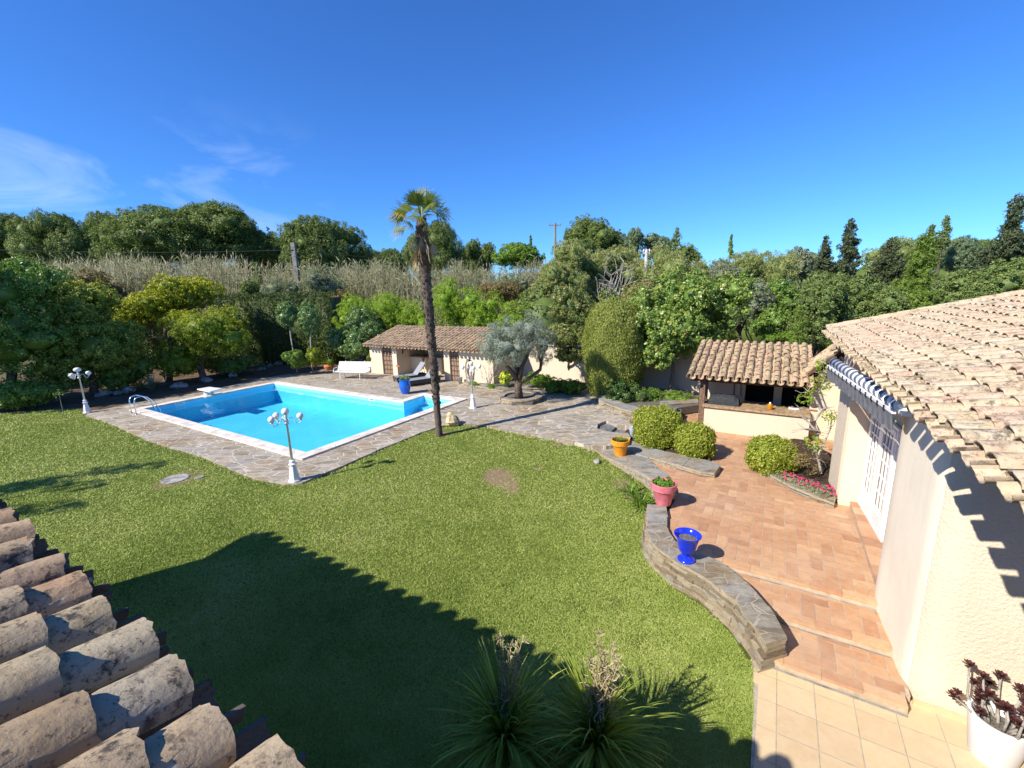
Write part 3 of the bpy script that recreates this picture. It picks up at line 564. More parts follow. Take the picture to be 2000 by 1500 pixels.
def blotch(sc, sd_):
    g_ = np.random.default_rng(sd_).random((96, 96)); u, v = Pb[:, 0] / sc % 95, Pb[:, 1] / sc % 95; i0, j0 = u.astype(int), v.astype(int); fu, fv = sstep(u - i0), sstep(v - j0)
    return (g_[i0, j0] * (1 - fu) + g_[i0 + 1, j0] * fu) * (1 - fv) + (g_[i0, j0 + 1] * (1 - fu) + g_[i0 + 1, j0 + 1] * fu) * fv
patch = 0.5 * blotch(1.7, 1) + 0.3 * blotch(0.55, 2) + 0.2 * blotch(0.2, 3)
va = np.clip(rng.normal(0.43, 0.14, n) + 0.75 * (patch - 0.5) + 0.06 * (mott - 0.5) + (rng.random(n) < 0.05) * 0.4, 0, 1)
gr = newmesh('grass', V.reshape(-1, 3), np.arange(n * 3).reshape(n, 3), 'grass_blade', var=np.repeat(va, 3))
tag(gr, 'short mown grass blades covering the lawn', 'grass', kind='stuff')

def fill_poly(b, outer, holes, z, var=0.5, mi=0):
    loops = [[Vector((float(v[0]), float(v[1]), 0)) for v in outer]] + [[Vector((float(v[0]), float(v[1]), 0)) for v in h] for h in holes]
    tr = tessellate_polygon(loops); allv = [v for l in loops for v in l]
    Vv = [(v.x, v.y, z) for v in allv]; Ff = []
    for f in tr:
        a, c, e = (allv[i] for i in f); ar = (c.x - a.x) * (e.y - a.y) - (c.y - a.y) * (e.x - a.x)
        Ff.append(tuple(f) if ar > 0 else (f[0], f[2], f[1]))
    b.add(Vv, Ff, var, mi)
def skirt(b, poly, z0, z1, mi=0, var=0.5):
    n = len(poly); V = [(v[0], v[1], z0) for v in poly] + [(v[0], v[1], z1) for v in poly]
    b.add(V, [(i, (i + 1) % n, n + (i + 1) % n, n + i) for i in range(n)], var, mi)
hole = pqpoly([(7.45, 12.15), (15.2, 12.15), (15.2, 14.35), (13.85, 14.35), (13.85, 24.55), (7.45, 24.55)])
b = MB(); dp = densify(deck_poly, 0.35, 0.03, np.random.default_rng(5)); fill_poly(b, dp, [hole], 0.0); skirt(b, dp, -0.4, 0.0)
struct(b.build('pool_deck', ['slate_paving']), 'crazy paved slate deck around the pool', 'paving')

def herring(b, poly, z, w=0.198, gap=0.007, rot=0.0, rng=R, only=None):
    """2:1 tiles laid herringbone inside a polygon (world xy); each tile one face with its own tint"""
    P = np.array([v[:2] for v in poly]); lo, hi = P.min(0), P.max(0); c0 = (lo + hi) / 2; rad_ = np.linalg.norm(hi - lo) / 2
    ax = E1[:2] * math.cos(rot) + E2[:2] * math.sin(rot); ay = -E1[:2] * math.sin(rot) + E2[:2] * math.cos(rot); m = int(rad_ / w) + 4
    for i in range(-m, m):
        for j in range(-m, m):
            k_ = (i - j) % 4
            if k_ == 0: x0, y0, x1, y1 = i, j, i + 2, j + 1
            elif k_ == 3: x0, y0, x1, y1 = i, j, i + 1, j + 2
            else: continue
            cc = c0 + ax * ((x0 + x1) / 2 * w) + ay * ((y0 + y1) / 2 * w)
            q = [c0 + ax * (x * w + sx * gap) + ay * (y * w + sy * gap) for x, y, sx, sy in ((x0, y0, 1, 1), (x1, y0, -1, 1), (x1, y1, -1, -1), (x0, y1, 1, -1))]
            ins = [bool(inpoly(v[0], v[1], poly)) for v in q]
            if not any(ins) and not inpoly(cc[0], cc[1], poly): continue
            zz = z + rng.uniform(0, 0.003); va = float(np.clip(rng.normal(0.52, 0.19), 0, 1))
            if all(ins): b.add([(*v, zz) for v in q], [(0, 1, 2, 3)], va, 0); continue
            for u in range(6):                             # tile cut along the border
                for t in range(6):
                    f = lambda a_, b_: (q[0] * (1 - a_) + q[1] * a_) * (1 - b_) + (q[3] * (1 - a_) + q[2] * a_) * b_
                    c4 = [f(u / 6, t / 6), f((u + 1) / 6, t / 6), f((u + 1) / 6, (t + 1) / 6), f(u / 6, (t + 1) / 6)]
                    if all(bool(inpoly(v[0], v[1], poly)) for v in c4): b.add([(*v, zz) for v in c4], [(0, 1, 2, 3)], va, 0)
def slab(name, poly, z0, z1, label, tile=True, nose=None):
    b = MB(); P = [np.asarray(v[:2]) for v in poly]; ar = sum(P[i][0] * P[(i + 1) % len(P)][1] - P[(i + 1) % len(P)][0] * P[i][1] for i in range(len(P)))
    if ar < 0: P = P[::-1]
    fill_poly(b, P, [], z1, 0.5, 1); skirt(b, P, z0, z1, 1)
    if tile: herring(b, P, z1 + 0.004, rng=np.random.default_rng(len(name)))
    if nose is not None:                                   # rounded nosing course along the front edge
        p, qa, qb = nose; rg = np.random.default_rng(9); q = qa
        while q < qb:
            L = min(0.45, qb - q); v = float(rg.random()); path = [W(p, q + 0.004, 0), W(p, q + L - 0.004, 0)]
            b.pqbox(p - 0.035, p - 0.013, q, q + L, z1 - 0.13, z1 - 0.108, 0.5, 2); b.pqbox(p - 0.012, p + 0.155, q + 0.007, q + L - 0.007, z1 - 0.035, z1 + 0.010, v, 0); q += L
    return struct(b.build(name, ['terracotta', 'mortar', 'concrete']), label, 'paving')
slab('terrace', terr_poly, -0.9, TZ, 'terracotta terrace laid in herringbone beside the house', nose=(8.15, -1.76, 0.95))
slab('upper_step', pqpoly([(7.27, 0.55), (8.15, 1.2), (8.15, -1.86), (7.27, -1.86)]), -0.9, -0.37, 'upper terracotta step below the terrace', nose=(7.27, -1.80, 0.35))
slab('lower_step', pqpoly([(6.40, -0.25), (7.27, 0.4), (7.27, -1.9), (6.62, -1.9), (6.62, -1.84), (6.40, -1.84)]), -0.9, -0.49, 'lower terracotta step above the beige tiles', nose=(6.40, -1.84, -0.35))
b = MB(); fill_poly(b, beige_poly, [], -0.62, 0.5, 1); skirt(b, beige_poly, -1.0, -0.62, 1); rg = np.random.default_rng(11)
w = 0.435
for i in range(-2, 16):
    for j in range(-22, 4):
        p0 = 6.40 - 0.20 - i * w; q0 = -0.42 + j * w
        for (pa, pb) in ((p0 - w, p0),):
            qd = [W(pa + .006, q0 + .006), W(pb - .006, q0 + .006), W(pb - .006, q0 + w - .006), W(pa + .006, q0 + w - .006)]; ins = [bool(inpoly(v[0], v[1], beige_poly)) for v in qd]
            if all(ins): b.add([(v[0], v[1], -0.616) for v in qd], [(0, 1, 2, 3)], float(rg.random()), 0)
            elif any(ins):                                  # cut tiles along the border
                n_ = 6
                for u in range(n_):
                    for s_ in range(n_):
                        f = lambda uu, ss: W(pa + .004 + (pb - pa - .008) * uu / n_, q0 + .004 + (w - .008) * ss / n_)
                        c4 = [f(u, s_), f(u + 1, s_), f(u + 1, s_ + 1), f(u, s_ + 1)]
                        if all(bool(inpoly(v[0], v[1], beige_poly)) for v in c4): b.add([(v[0], v[1], -0.616) for v in c4], [(0, 1, 2, 3)], 0.5, 0)
struct(b.build('tiled_patio', ['beige_tile', 'mortar_light']), 'beige square tiled patio at the foot of the steps', 'paving')
# two slate steps let into the deck beside the box hedge
for nm, pl, z in (('stone_step', [(1163, 836), (1168, 828), (1184, 821), (1203, 829), (1187, 842)], -0.10), ('stone_step', [(1187, 842), (1203, 829), (1240, 833), (1229, 846)], -0.19)):
    b = MB(); b.prism([G(x, y, 0) for x, y in pl], -0.5, z); o = b.build(nm, 'slate_slab'); struct(o, 'slate step sunk in the paving, %s' % ('curved upper one' if z > -0.15 else 'straight lower one'), 'step')

# ------------------------------------------------------------------ swimming pool
o = thing('swimming_pool', 'L shaped swimming pool with blue liner and pale stone coping', 'swimming pool', W(10.6, 18.3, 0)); op = np.array(o.location)
b = MB(); n = 6; zt = 0.055
Vi = [(v[0], v[1]) for v in pool_in]; Vo = [(v[0], v[1]) for v in pool_out]
for i in range(n):
    a0, a1, c0, c1 = np.array(Vi[i]), np.array(Vi[(i + 1) % n]), np.array(Vo[i]), np.array(Vo[(i + 1) % n]); L = np.linalg.norm(c1 - c0); m = max(1, int(L / 0.55))
    for j in range(m):
        t0, t1 = j / m + 0.004 / L, (j + 1) / m - 0.004 / L; q = [a0 + (a1 - a0) * t0, a0 + (a1 - a0) * t1, c0 + (c1 - c0) * t1, c0 + (c1 - c0) * t0]
        if i in (1,): q = [a0 + (a1 - a0) * t0, a0 + (a1 - a0) * t1, c0 + (c1 - c0) * t1, c0 + (c1 - c0) * t0]
        V = [(*(v - op[:2]), z) for z in (-0.02, zt) for v in q]
        b.add(V, [(4, 7, 6, 5), (0, 1, 5, 4), (2, 3, 7, 6), (1, 2, 6, 5), (3, 0, 4, 7)], 0.5)
b.build('coping', 'coping', o)
b = MB(); V = [(v[0] - op[0], v[1] - op[1], 0.0) for v in pool_in] + [(v[0] - op[0], v[1] - op[1], -1.05) for v in pool_in]
b.add(V, [((i + 1) % n, i, n + i, n + (i + 1) % n) for i in range(n)])
fill_poly(b, [np.array(v[:2]) - op[:2] for v in pool_in], [], -1.05); b.V[-1][:, 2] = -1.05
for k_, (z0, dp_) in enumerate(((-0.42, 0.45), (-0.62, 0.9), (-0.85, 1.3))):         # stair in the alcove
    c = [W(15.05 - dp_, 12.3), W(15.05, 12.3), W(15.05, 14.2), W(15.05 - dp_, 14.2)]; b.prism([v[:2] - op[:2] for v in c], -1.04, z0)
bas = b.build('basin', 'pool_liner', o)
b = MB(); fill_poly(b, [np.array(v[:2]) - op[:2] for v in pool_in], [], -0.15); b.V[-1][:, 2] = -0.15; wat = b.build('water', 'pool_water', o); wat['label'] = 'clear turquoise water with a ring of ripples'
# skimmers in the wall
def skim(p, q, ax, nrm, nm='skimmer'):
    b = MB(); c = W(p, q, -0.05) - op; a = ax * 0.42; u = np.array([0, 0, 0.15]); b.obox(c - a / 2 - u / 2, a, u, nrm * 0.02, 0.5, 0); c2 = c + nrm * 0.021; a2 = ax * 0.30; u2 = np.array([0, 0, 0.08])
    b.obox(c2 - a2 / 2 - u2 / 2, a2, u2, nrm * 0.01, 0.5, 1); b.build(nm, ['white_paint', 'zinc'], o)
v = atp(727, 783, 13.7); skim(13.7, pq(v)[1], E2, -E1)
skim(9.0, 24.4, E1, -E2)
# ladder
o = thing('pool_ladder', 'chrome pool ladder with two curved rails at the pool corner', 'ladder', W(7.35, 23.9, 0))
for s in (-0.26, 0.26):
    pth = [W(-0.28, s, 0.0), W(-0.28, s, 0.45), W(-0.26, s, 0.62), W(-0.18, s, 0.73), W(0.0, s, 0.76), W(0.2, s, 0.68), W(0.42, s, 0.42), W(0.58, s, 0.0), W(0.62, s, -0.5), W(0.62, s, -1.0)]
    b = MB(); b.tube(pth, 0.024, 10); b.lathe([(0.05, 0), (0.05, 0.02), (0.024, 0.03)], W(-0.28, s, 0.0), 12); b.build('rail', 'chrome', o, True)
for z in (-0.3, -0.55, -0.8):
    b = MB(); b.box(W(0.62, 0, z), 0.1, 0.52, 0.03, _a); b.build('rung', 'chrome', o)
# springboard
o = thing('diving_board', 'short white diving board on a stone pedestal', 'diving board', G(404, 772, 0)); op = np.array(o.location)
c = [G(385, 760, .42), G(409, 756, .42), G(434, 759, .42), G(410, 765, .42)]
b = MB(); b.prism([v[:2] - op[:2] for v in c], 0.38, 0.435); b.build('board', 'white_paint', o)
m_ = sum(c) / 4 - op; b = MB(); b.lathe([(0.34, 0), (0.34, 0.06), (0.22, 0.08), (0.2, 0.3), (0.27, 0.34), (0.27, 0.379)], (m_[0] * 0.55, m_[1] * 0.55, 0), 12); b.build('pedestal', 'concrete_pale', o)

# ------------------------------------------------------------------ dry-stone walls
def layered(name, label, cat, outer, inner, z0s, z1, mats=('slate_cap', 'slate_side'), layer=0.045, seed=1, cap=0.05, parent=None, closed=False, batter=0.0):
    """wall between two matching polylines built of thin, uneven slate courses with a flagstone cap"""
    rng = np.random.default_rng(seed); A0 = np.array([v[:2] for v in outer]); B0 = np.array([v[:2] for v in inner]); z0s = np.broadcast_to(z0s, len(A0)).astype(float)
    def res(P, m):
        if closed: P = np.vstack([P, P[:1]])
        s = np.r_[0, np.cumsum(np.linalg.norm(np.diff(P, axis=0), axis=1))]; t = np.linspace(0, s[-1], m); return np.stack([np.interp(t, s, P[:, 0]), np.interp(t, s, P[:, 1])], 1)
    L = np.linalg.norm(np.diff(A0, axis=0), axis=1).sum(); m = max(4, int(L / 0.16)); A = res(A0, m); Bi = res(B0, m); zz = np.interp(np.linspace(0, 1, m), np.linspace(0, 1, len(z0s)), z0s)
    b = MB(); zlow = zz.min() - 0.12; z = zlow
    while z < z1 - cap:
        h = min(layer * rng.uniform(0.6, 1.5), z1 - cap - z); i = 0
        while i < m - 1:
            k_ = min(int(rng.integers(1, 4)), m - 1 - i); off = rng.uniform(-0.028, 0.022); va = float(rng.random()); off -= batter * (1 - (z - zlow) / (z1 - zlow)) if batter else 0
            for j in range(i, i + k_):
                d0 = unit(Bi[j] - A[j]); d1 = unit(Bi[j + 1] - A[j + 1]); jj = rng.normal(0, 0.006, 4)
                q = [A[j] + d0 * (off + 0.03 + jj[0]), A[j + 1] + d1 * (off + 0.03 + jj[1]), Bi[j + 1] - d1 * (off * 0.7 + 0.03), Bi[j] - d0 * (off * 0.7 + 0.03)]
                V = [(*v, z) for v in q] + [(*v, z + h - 0.004) for v in q]
                b.add(V, [(0, 1, 5, 4), (1, 2, 6, 5), (2, 3, 7, 6), (3, 0, 4, 7), (4, 5, 6, 7)], va, 1)
            i += k_
        z += h
    i = 0
    while i < m - 1:                                       # cap stones
        k_ = min(int(rng.integers(2, 5)), m - 1 - i); dz = rng.uniform(-0.006, 0.01); o_ = rng.uniform(-0.015, 0.03)
        for j in range(i, i + k_):
            d0 = unit(Bi[j] - A[j]); d1 = unit(Bi[j + 1] - A[j + 1]); q = [A[j] - d0 * o_, A[j + 1] - d1 * o_, Bi[j + 1] + d1 * o_ * 0.5, Bi[j] + d0 * o_ * 0.5]
            V = [(*v, z1 - cap) for v in q] + [(*v, z1 + dz) for v in q]
            b.add(V, [(0, 1, 5, 4), (1, 2, 6, 5), (2, 3, 7, 6), (3, 0, 4, 7), (4, 5, 6, 7)], 0.6, (0)); b.M[-5:-1] = [1] * 4
        i += k_
    o = b.build(name, list(mats), parent)
    if parent is None: tag(o, label, cat)
    return o
def gl_(l, z): return [G(x, y, z) for x, y in l]
layered('stone_wall', 'low dry stone retaining wall under the orange and pink pots', 'wall', gl_([(1135, 856), (1160, 876), (1178, 890), (1204, 902), (1243, 918), (1272, 936), (1288, 958), (1292, 970)], -.12), gl_([(1165, 860), (1190, 872), (1207, 878), (1236, 885), (1264, 894), (1304, 927), (1316, 948), (1320, 965)], -.12), [-.1, -.2, -.3, -.4, -.45, -.5, -.5, -.5], -0.12, seed=2, batter=.12)
layered('stone_wall', 'curved dry stone wall carrying the blue urn beside the steps', 'wall', gl_([(1266, 985), (1264, 1010), (1265, 1037), (1281, 1066), (1324, 1098), (1380, 1128), (1438, 1175), (1480, 1226), (1500, 1256)], -.15), gl_([(1300, 988), (1304, 1012), (1303, 1034), (1320, 1060), (1362, 1078), (1412, 1100), (1462, 1140), (1507, 1192), (1536, 1246)], -.15), [-.5, -.5, -.55, -.6, -.65, -.7, -.72, -.74, -.74], -0.15, seed=3, batter=.20)
layered('stone_curb', 'low slate curb in front of the two clipped box bushes', 'curb', gl_([(1197, 868), (1245, 887), (1292, 899), (1332, 910), (1368, 921), (1396, 924)], -.09), gl_([(1215, 852), (1252, 868), (1302, 882), (1346, 892), (1386, 899), (1407, 909)], -.09), -.3, -0.09, seed=4)
layered('stone_curb', 'slate curb along the bed of pink flowers by the house', 'curb', gl_([(1486, 915), (1510, 930), (1550, 952), (1590, 968), (1630, 982)], -.10), gl_([(1490, 908), (1522, 920), (1560, 938), (1600, 955), (1634, 968)], -.10), -.3, -0.10, seed=5)
layered('planter_wall', 'curved dry stone planter holding the rose bushes', 'wall', [G(x, y, 0) for x, y in [(1176, 766), (1168, 778), (1169, 792), (1190, 803), (1215, 812), (1252, 823), (1290, 826)]], [G(x, y, 0) for x, y in [(1190, 766), (1184, 777), (1186, 786), (1202, 793), (1222, 801), (1255, 811), (1290, 814)]], -.2, 0.27, seed=6)
layered('planter_wall', 'straight low slate wall of the bed beside the barbecue shelter', 'wall', [G(1290, 812, TZ), G(1330, 806, TZ), G(1363, 804, TZ)], [G(1288, 803, TZ), G(1330, 799, TZ), G(1362, 797, TZ)], -.3, 0.17, seed=7)
oc = G(1016, 781, 0); th = np.linspace(0, 2 * PI, 21)[:-1]
layered('planter_ring', 'round dry stone ring planted with the olive tree', 'planter', [oc + np.array([math.cos(t), math.sin(t), 0]) * 1.02 for t in th], [oc + np.array([math.cos(t), math.sin(t), 0]) * 0.72 for t in th], -.05, 0.22, seed=8, closed=True)
layered('stone_edging', 'row of rough stones edging the bed between pool house and olive tree', 'edging', [G(x, y, 0) for x, y in [(905, 752), (930, 758), (960, 764), (985, 768), (1045, 762), (1080, 764), (1130, 768)]], [G(x, y, 0) for x, y in [(912, 748), (935, 753), (965, 758), (990, 761), (1045, 756), (1080, 758), (1130, 761)]], -.05, 0.12, seed=9, layer=0.06)
b = MB()
for pl, z in (([G(x, y, .12) for x, y in [(975, 771), (985, 762), (1015, 758), (1050, 766), (1060, 776), (1040, 786), (1000, 787)]], 0.14), (wpoly([(1180, 770), (1195, 788), (1225, 798), (1285, 808), (1365, 795), (1345, 762), (1270, 750)]), 0.10), (wpoly([(940, 756), (990, 763), (1040, 759), (1135, 763), (1160, 750), (1150, 735), (1000, 735), (935, 745)]), 0.07)):
    b.prism(pl, -0.2, z)
struct(b.build('bed_soil', 'gravel_soil'), 'dark stony soil filling the raised beds', 'soil')
b = MB()
for pl in ([(1215, 860), (1252, 872), (1302, 886), (1386, 903), (1395, 880), (1330, 815), (1262, 800), (1240, 815)], [(1490, 912), (1560, 942), (1636, 972), (1636, 900), (1560, 860), (1480, 880)]): b.prism([G(x, y, TZ) for x, y in pl], -0.5, -0.14)
struct(b.build('planter_soil', 'soil'), 'brown soil behind the slate curbs', 'soil')
# flat slate seats beside the rose planter
for pl, z, lb in (([(1275, 803), (1290, 796), (1310, 791), (1325, 796), (1312, 806), (1290, 808)], 0.22, 'flat grey slate slab on the end of the rose planter'), ([(1310, 808), (1322, 798), (1332, 800), (1327, 812)], 0.08, 'small slate slab lying lower beside the flat one')):
    b = MB(); b.prism([G(x, y, z) for x, y in pl], z - 0.07, z); tag(b.build('slate_slab', 'slate_slab'), lb, 'slab')
b = MB(); b.prism([G(x, y, -.05) for x, y in [(1229, 834), (1239, 833), (1241, 850), (1232, 850)]], -0.24, -0.05); tag(b.build('slate_slab', 'lilac_slate'), 'pale blue slate slab leaning by the box bush', 'slab')
# boulders
def boulder(px_, py_, r, label, mat='rock', sc=(1, 0.8, 0.7), z=0.0, seed=1, group=None):
    rg = np.random.default_rng(seed); b = MB(); b.ball((0, 0, r * sc[2] * 0.55), r, 9, 6, sc=sc, noise=0.13, rng=rg); o = b.build('boulder', mat); o.location = tuple(G(px_, py_, z)); o.rotation_euler = (0, 0, seed); tag(o, label, 'rock', group); return o
boulder(883, 829, 0.30, 'yellow rough boulder on the deck beside the palm', 'rock', (1, 0.8, 0.85), seed=3)
boulder(1166, 905, 0.13, 'small pale stone lying on grass below the wall', 'grey_rock', seed=5, z=-.25)
for i, (x, y, r, lb) in enumerate([(545, 712, .3, 'grey rock between agave and dark ball bush'), (528, 716, .22, 'small rock in front of the agave'), (512, 722, .25, 'low rock at the lit edge of the bed'), (594, 708, .34, 'tall rock between the two ball bushes'), (455, 735, .3, 'rock in the shade left of the agave'), (405, 745, .3, 'pale rock behind the diving board'), (350, 757, .35, 'rock under the grassy plant'), (252, 766, .35, 'rock in deep shade near the left lamp'), (232, 770, .25, 'small rock in deep shade beside a bigger one'), (205, 772, .3, 'long low rock in shade near the lamp')]):
    boulder(x, y, r, lb, 'grey_rock', (1.2, 0.8, 0.55), seed=20 + i, group='rocks along the shaded bed')
o = thing('drain_cover', 'round concrete drain cover in a worn patch of lawn', 'drain cover', G(343, 936, -.05)); b = MB(); b.lathe([(0.33, -0.1), (0.33, 0.022), (0.30, 0.035)], (0, 0, 0), 20); b.build('lid', 'grey_rock', o); b = MB(); b.lathe([(0.12, -0.1), (0.12, 0.03)], (0.62, 0.05, 0), 12); b.build('plug', 'concrete', o)

# ------------------------------------------------------------------ tiled roofs
def tile_roof(name, origin, along, up, ncol, nrow, sp, expo, mat, parent, r=None, seed=1, seg=8, protrude=0.14, th=0.016, jit=1.0, chan=True, first=None, cvar=(0, 1), hvar=(0, 1), flat=0.92):
    """barrel tiles: covers over channels, every tile its own solid; origin = base of the first cover at the eave"""
    rng = np.random.default_rng(seed); along = unit(np.asarray(along, float)); up = unit(np.asarray(up, float)); nrm = unit(np.cross(along, up)); nrm = nrm if nrm[2] > 0 else -nrm
    r = r or sp * 0.37; origin = np.asarray(origin, float); Vs, Fs, As = [], [], []; off = 0; ext = 0.07
    a = np.linspace(0, PI, seg + 1); ca, sa = np.cos(a), np.sin(a)
    def shell(c, axis, L, r0, r1, sgn, lift0, lift1, va, side):
        nonlocal off
        nl = 4; t = np.linspace(0, 1, nl); rings = []
        for tt in t:
            rr = r0 + (r1 - r0) * tt; lf = lift0 + (lift1 - lift0) * tt; wob = rng.normal(0, 0.0025 * jit, seg + 1)
            e = rng.normal(0, 0.0028 * jit, seg + 1) if tt == 0 else 0
            for dr in (0, -th):
                rad_ = (rr + dr + wob)[:, None]
                rings.append(c + axis * (tt * L + (e[:, None] if not np.isscalar(e) else 0)) + side * ca[:, None] * rad_ + nrm * (sgn * sa[:, None] * rad_ * flat + lf))
        V = np.vstack(rings); k = seg + 1; F = []
        for i in range(nl - 1):
            for j in range(seg):
                o0, o1 = (2 * i) * k, (2 * i + 2) * k; F.append((o0 + j, o1 + j, o1 + j + 1, o0 + j + 1)); F.append((o0 + k + j, o0 + k + j + 1, o1 + k + j + 1, o1 + k + j))
            for j in (0, seg): F.append((2 * i * k + j, (2 * i + 1) * k + j, (2 * i + 3) * k + j, (2 * i + 2) * k + j))
        for j in range(seg): F.append((j, j + 1, k + j + 1, k + j)); o0 = (2 * nl - 2) * k; F.append((o0 + j, o0 + k + j, o0 + k + j + 1, o0 + j + 1))
        Vs.append(V); Fs.append(np.array(F) + off); As.append(np.full(len(V), va)); off += len(V)
    first = expo if first is None else first
    for i in range(ncol):
        for j in range(nrow):
            c = origin + along * (sp * (i + 0.5)) + up * (expo * j - (expo - first if j else 0)) + along * rng.normal(0, 0.008 * jit) + up * rng.normal(0, 0.012 * jit)
            yaw = rng.normal(0, 0.012 * jit); ax = unit(up + along * yaw); sd = unit(along - ax * (along @ ax))
            shell(c, ax, (expo if j else first) + ext, r * rng.uniform(0.95, 1.05), r * 0.84, 1, 0.028 + rng.uniform(0, .008) * jit, 0.0, float(rng.uniform(*cvar)), sd)
        if chan:
            for j in range(nrow):
                c = origin + along * (sp * (i + 1.0)) + up * (expo * j - (protrude * rng.uniform(0.75, 1.1) if j == 0 else 0)) - nrm * 0.0
                shell(c, up, expo + ext + (protrude if j == 0 else 0), sp * 0.37, sp * 0.32, -1, 0.05, 0.03, float(rng.uniform(*hvar)), along)
    o = newmesh(name, np.vstack(Vs), np.vstack(Fs), mat, parent, np.concatenate(As), smooth=False); me = o.data
    sm = np.ones(len(me.polygons), bool); me.polygons.foreach_set('use_smooth', sm)
    try: me.set_sharp_from_angle(angle=rad(40))
    except Exception: pass
    return o
def rel(o, v): return np.asarray(v, float) - np.array(o.location)
UP = np.array([0, 0, 1.0])

# ---- the house this view is taken from: its tiled eave fills the lower left
o = thing('main_house', 'house with weathered barrel tile eave low in front', 'house', W(-4, 4, 0)); mo = o
b = MB()
for (p0, p1, q0, q1) in ((-0.30, 0.0, -8.0, 10.62), (-8.0, -0.30, 10.32, 10.62), (-8.0, -0.30, -8.0, -7.7), (-8.3, -8.0, -8.0, 10.62)): b.pqbox(p0, p1, q0, q1, -0.9, 3.25)
w_ = b.build('wall', 'stucco_rough', None); w_.parent = o; w_.matrix_parent_inverse = Matrix.Translation(-Vector(o.location))
sl_ = 0.27; u_ = unit(-E1 + UP * sl_)
tile_roof('roof', rel(o, W(0.46, -8.05, 3.50 - 0.125)), E2, u_, 57, 10, 0.333, 0.37, 'tile_old', o, seed=4, seg=14, protrude=0.11, jit=1.8, first=0.24, cvar=(.2, 1), hvar=(0, .12), th=.02, r=0.136)
b = MB(); s0 = rel(o, W(0.40, -8.0, 3.29)); b.obox(s0, E2 * 19.0, u_ * 8.6, np.cross(E2, u_) * -0.04 if np.cross(E2, u_)[2] > 0 else np.cross(E2, u_) * 0.04); b.build('roof_deck', 'mortar', o)
b = MB(); s1 = rel(o, W(0.45, -8, 3.43) + u_ * 3.6); nn = np.cross(E2, u_); nn = nn if nn[2] > 0 else -nn
b.obox(s1, E2 * 19.0, u_ * 5.0, nn * 0.06); b.build('upper_roof', 'tile_old', o)

# ---- wing on the right
o = thing('house_wing', 'cream rough plastered house wing with french door under sand coloured tiles', 'house', W(9.5, -2.5, 0)); wo = o
q_w = lambda p: -1.87 + 0.065 * (p - 6.64)
q_d = lambda p: -2.12 + 0.085 * (p - 10.1)
def wallstrip(b, pts, z0, z1, mi=0, var=0.5):
    """vertical plaster surface along a plan polyline (faces to the left of travel)"""
    n = len(pts); V = [(*v[:2], z0) for v in pts] + [(*v[:2], z1) for v in pts]; b.add(V, [(i, i + 1, n + i + 1, n + i) for i in range(n - 1)], var, mi)
# plan of the outer skin from the camera side round to the recess; corners are rounded
def roundc(a, c, d, r, n=7):
    a, c, d = (np.asarray(v[:2]) for v in (a, c, d)); u, v = unit(a - c), unit(d - c); p0, p1 = c + u * r, c + v * r; t = np.linspace(0, 1, n)[:, None]; return list((1 - t) ** 2 * p0 + 2 * t * (1 - t) * c + t ** 2 * p1)
A0, A1, A2, A3 = W(6.64, -9), W(6.64, q_w(6.64)), W(8.38, q_w(8.38) + 0.02), W(10.02, q_d(10.0) - 0.03)
pl = [A0[:2]] + roundc(A0, A1, A2, 0.38, 13) + roundc(A1, A2, A3, 0.25) + [A3[:2], (W(10.05, q_d(10.05) - 0.25))[:2]]
b = MB(); n_f = len(pl) - 1; wallstrip(b, pl, -0.9, 3.36)
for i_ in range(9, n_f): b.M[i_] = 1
B0, B1, B2 = W(11.82, q_d(11.8) - 0.25), W(11.82, q_w(11.8) - 0.03), W(12.95, q_w(12.95))
pier = [W(11.95, q_w(11.95))[:2], B2[:2], W(12.97, -2.9)[:2], W(16.95, -2.9)[:2]]
wallstrip(b, pier, -0.9, 3.36)
wallstrip(b, [W(10.04, q_d(10.04) - 0.02)[:2], W(11.82, q_d(11.82) - 0.02)[:2]], 2.16, 3.36)
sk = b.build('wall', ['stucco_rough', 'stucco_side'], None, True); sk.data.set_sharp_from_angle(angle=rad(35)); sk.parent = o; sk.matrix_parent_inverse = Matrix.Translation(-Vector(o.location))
def attach(ob, par): ob.parent = par; ob.matrix_parent_inverse = Matrix.Translation(-Vector(par.location)); return ob
b = MB(); wallstrip(b, [B0[:2], B1[:2], W(11.96, q_w(11.96))[:2]], -0.4, 3.36); attach(b.build('door_reveal', 'stucco_smooth'), o)
b = MB()
qs = [W(8.45, -1.80), W(8.45, -2.3), W(11.9, -2.3), W(11.9, -1.78)]; fill_poly(b, qs[::-1], [], -0.125, 0.5, 1); skirt(b, qs[::-1], -0.5, -0.125, 1); rg = np.random.default_rng(3); x = 8.47
while x < 11.8:
    L = min(0.34, 11.88 - x); v = float(rg.random()); b.pqbox(x + .004, x + L - .004, -2.10, -1.785, -0.13, -0.118, v, 0); x += L
attach(b.build('door_step', ['terracotta', 'mortar']), o)
b = MB(); b.pqbox(6.61, 6.635, -9, -1.93, -0.62, -0.52, 0.4); attach(b.build('skirting', 'beige_tile'), o)
b = MB(); c = atp(1893, 1337, 6.63); b.obox(c - E2 * 0.05 - UP * 0.06, E2 * -0.11, UP * 0.13, -E1 * 0.03, 0.5, 0); b.obox(c - E2 * 0.075 - UP * 0.03 - E1 * 0.031, E2 * -0.06, UP * 0.06, -E1 * 0.004, 0.5, 1); attach(b.build('wall_socket', ['white_paint', 'liner_grey']), o)
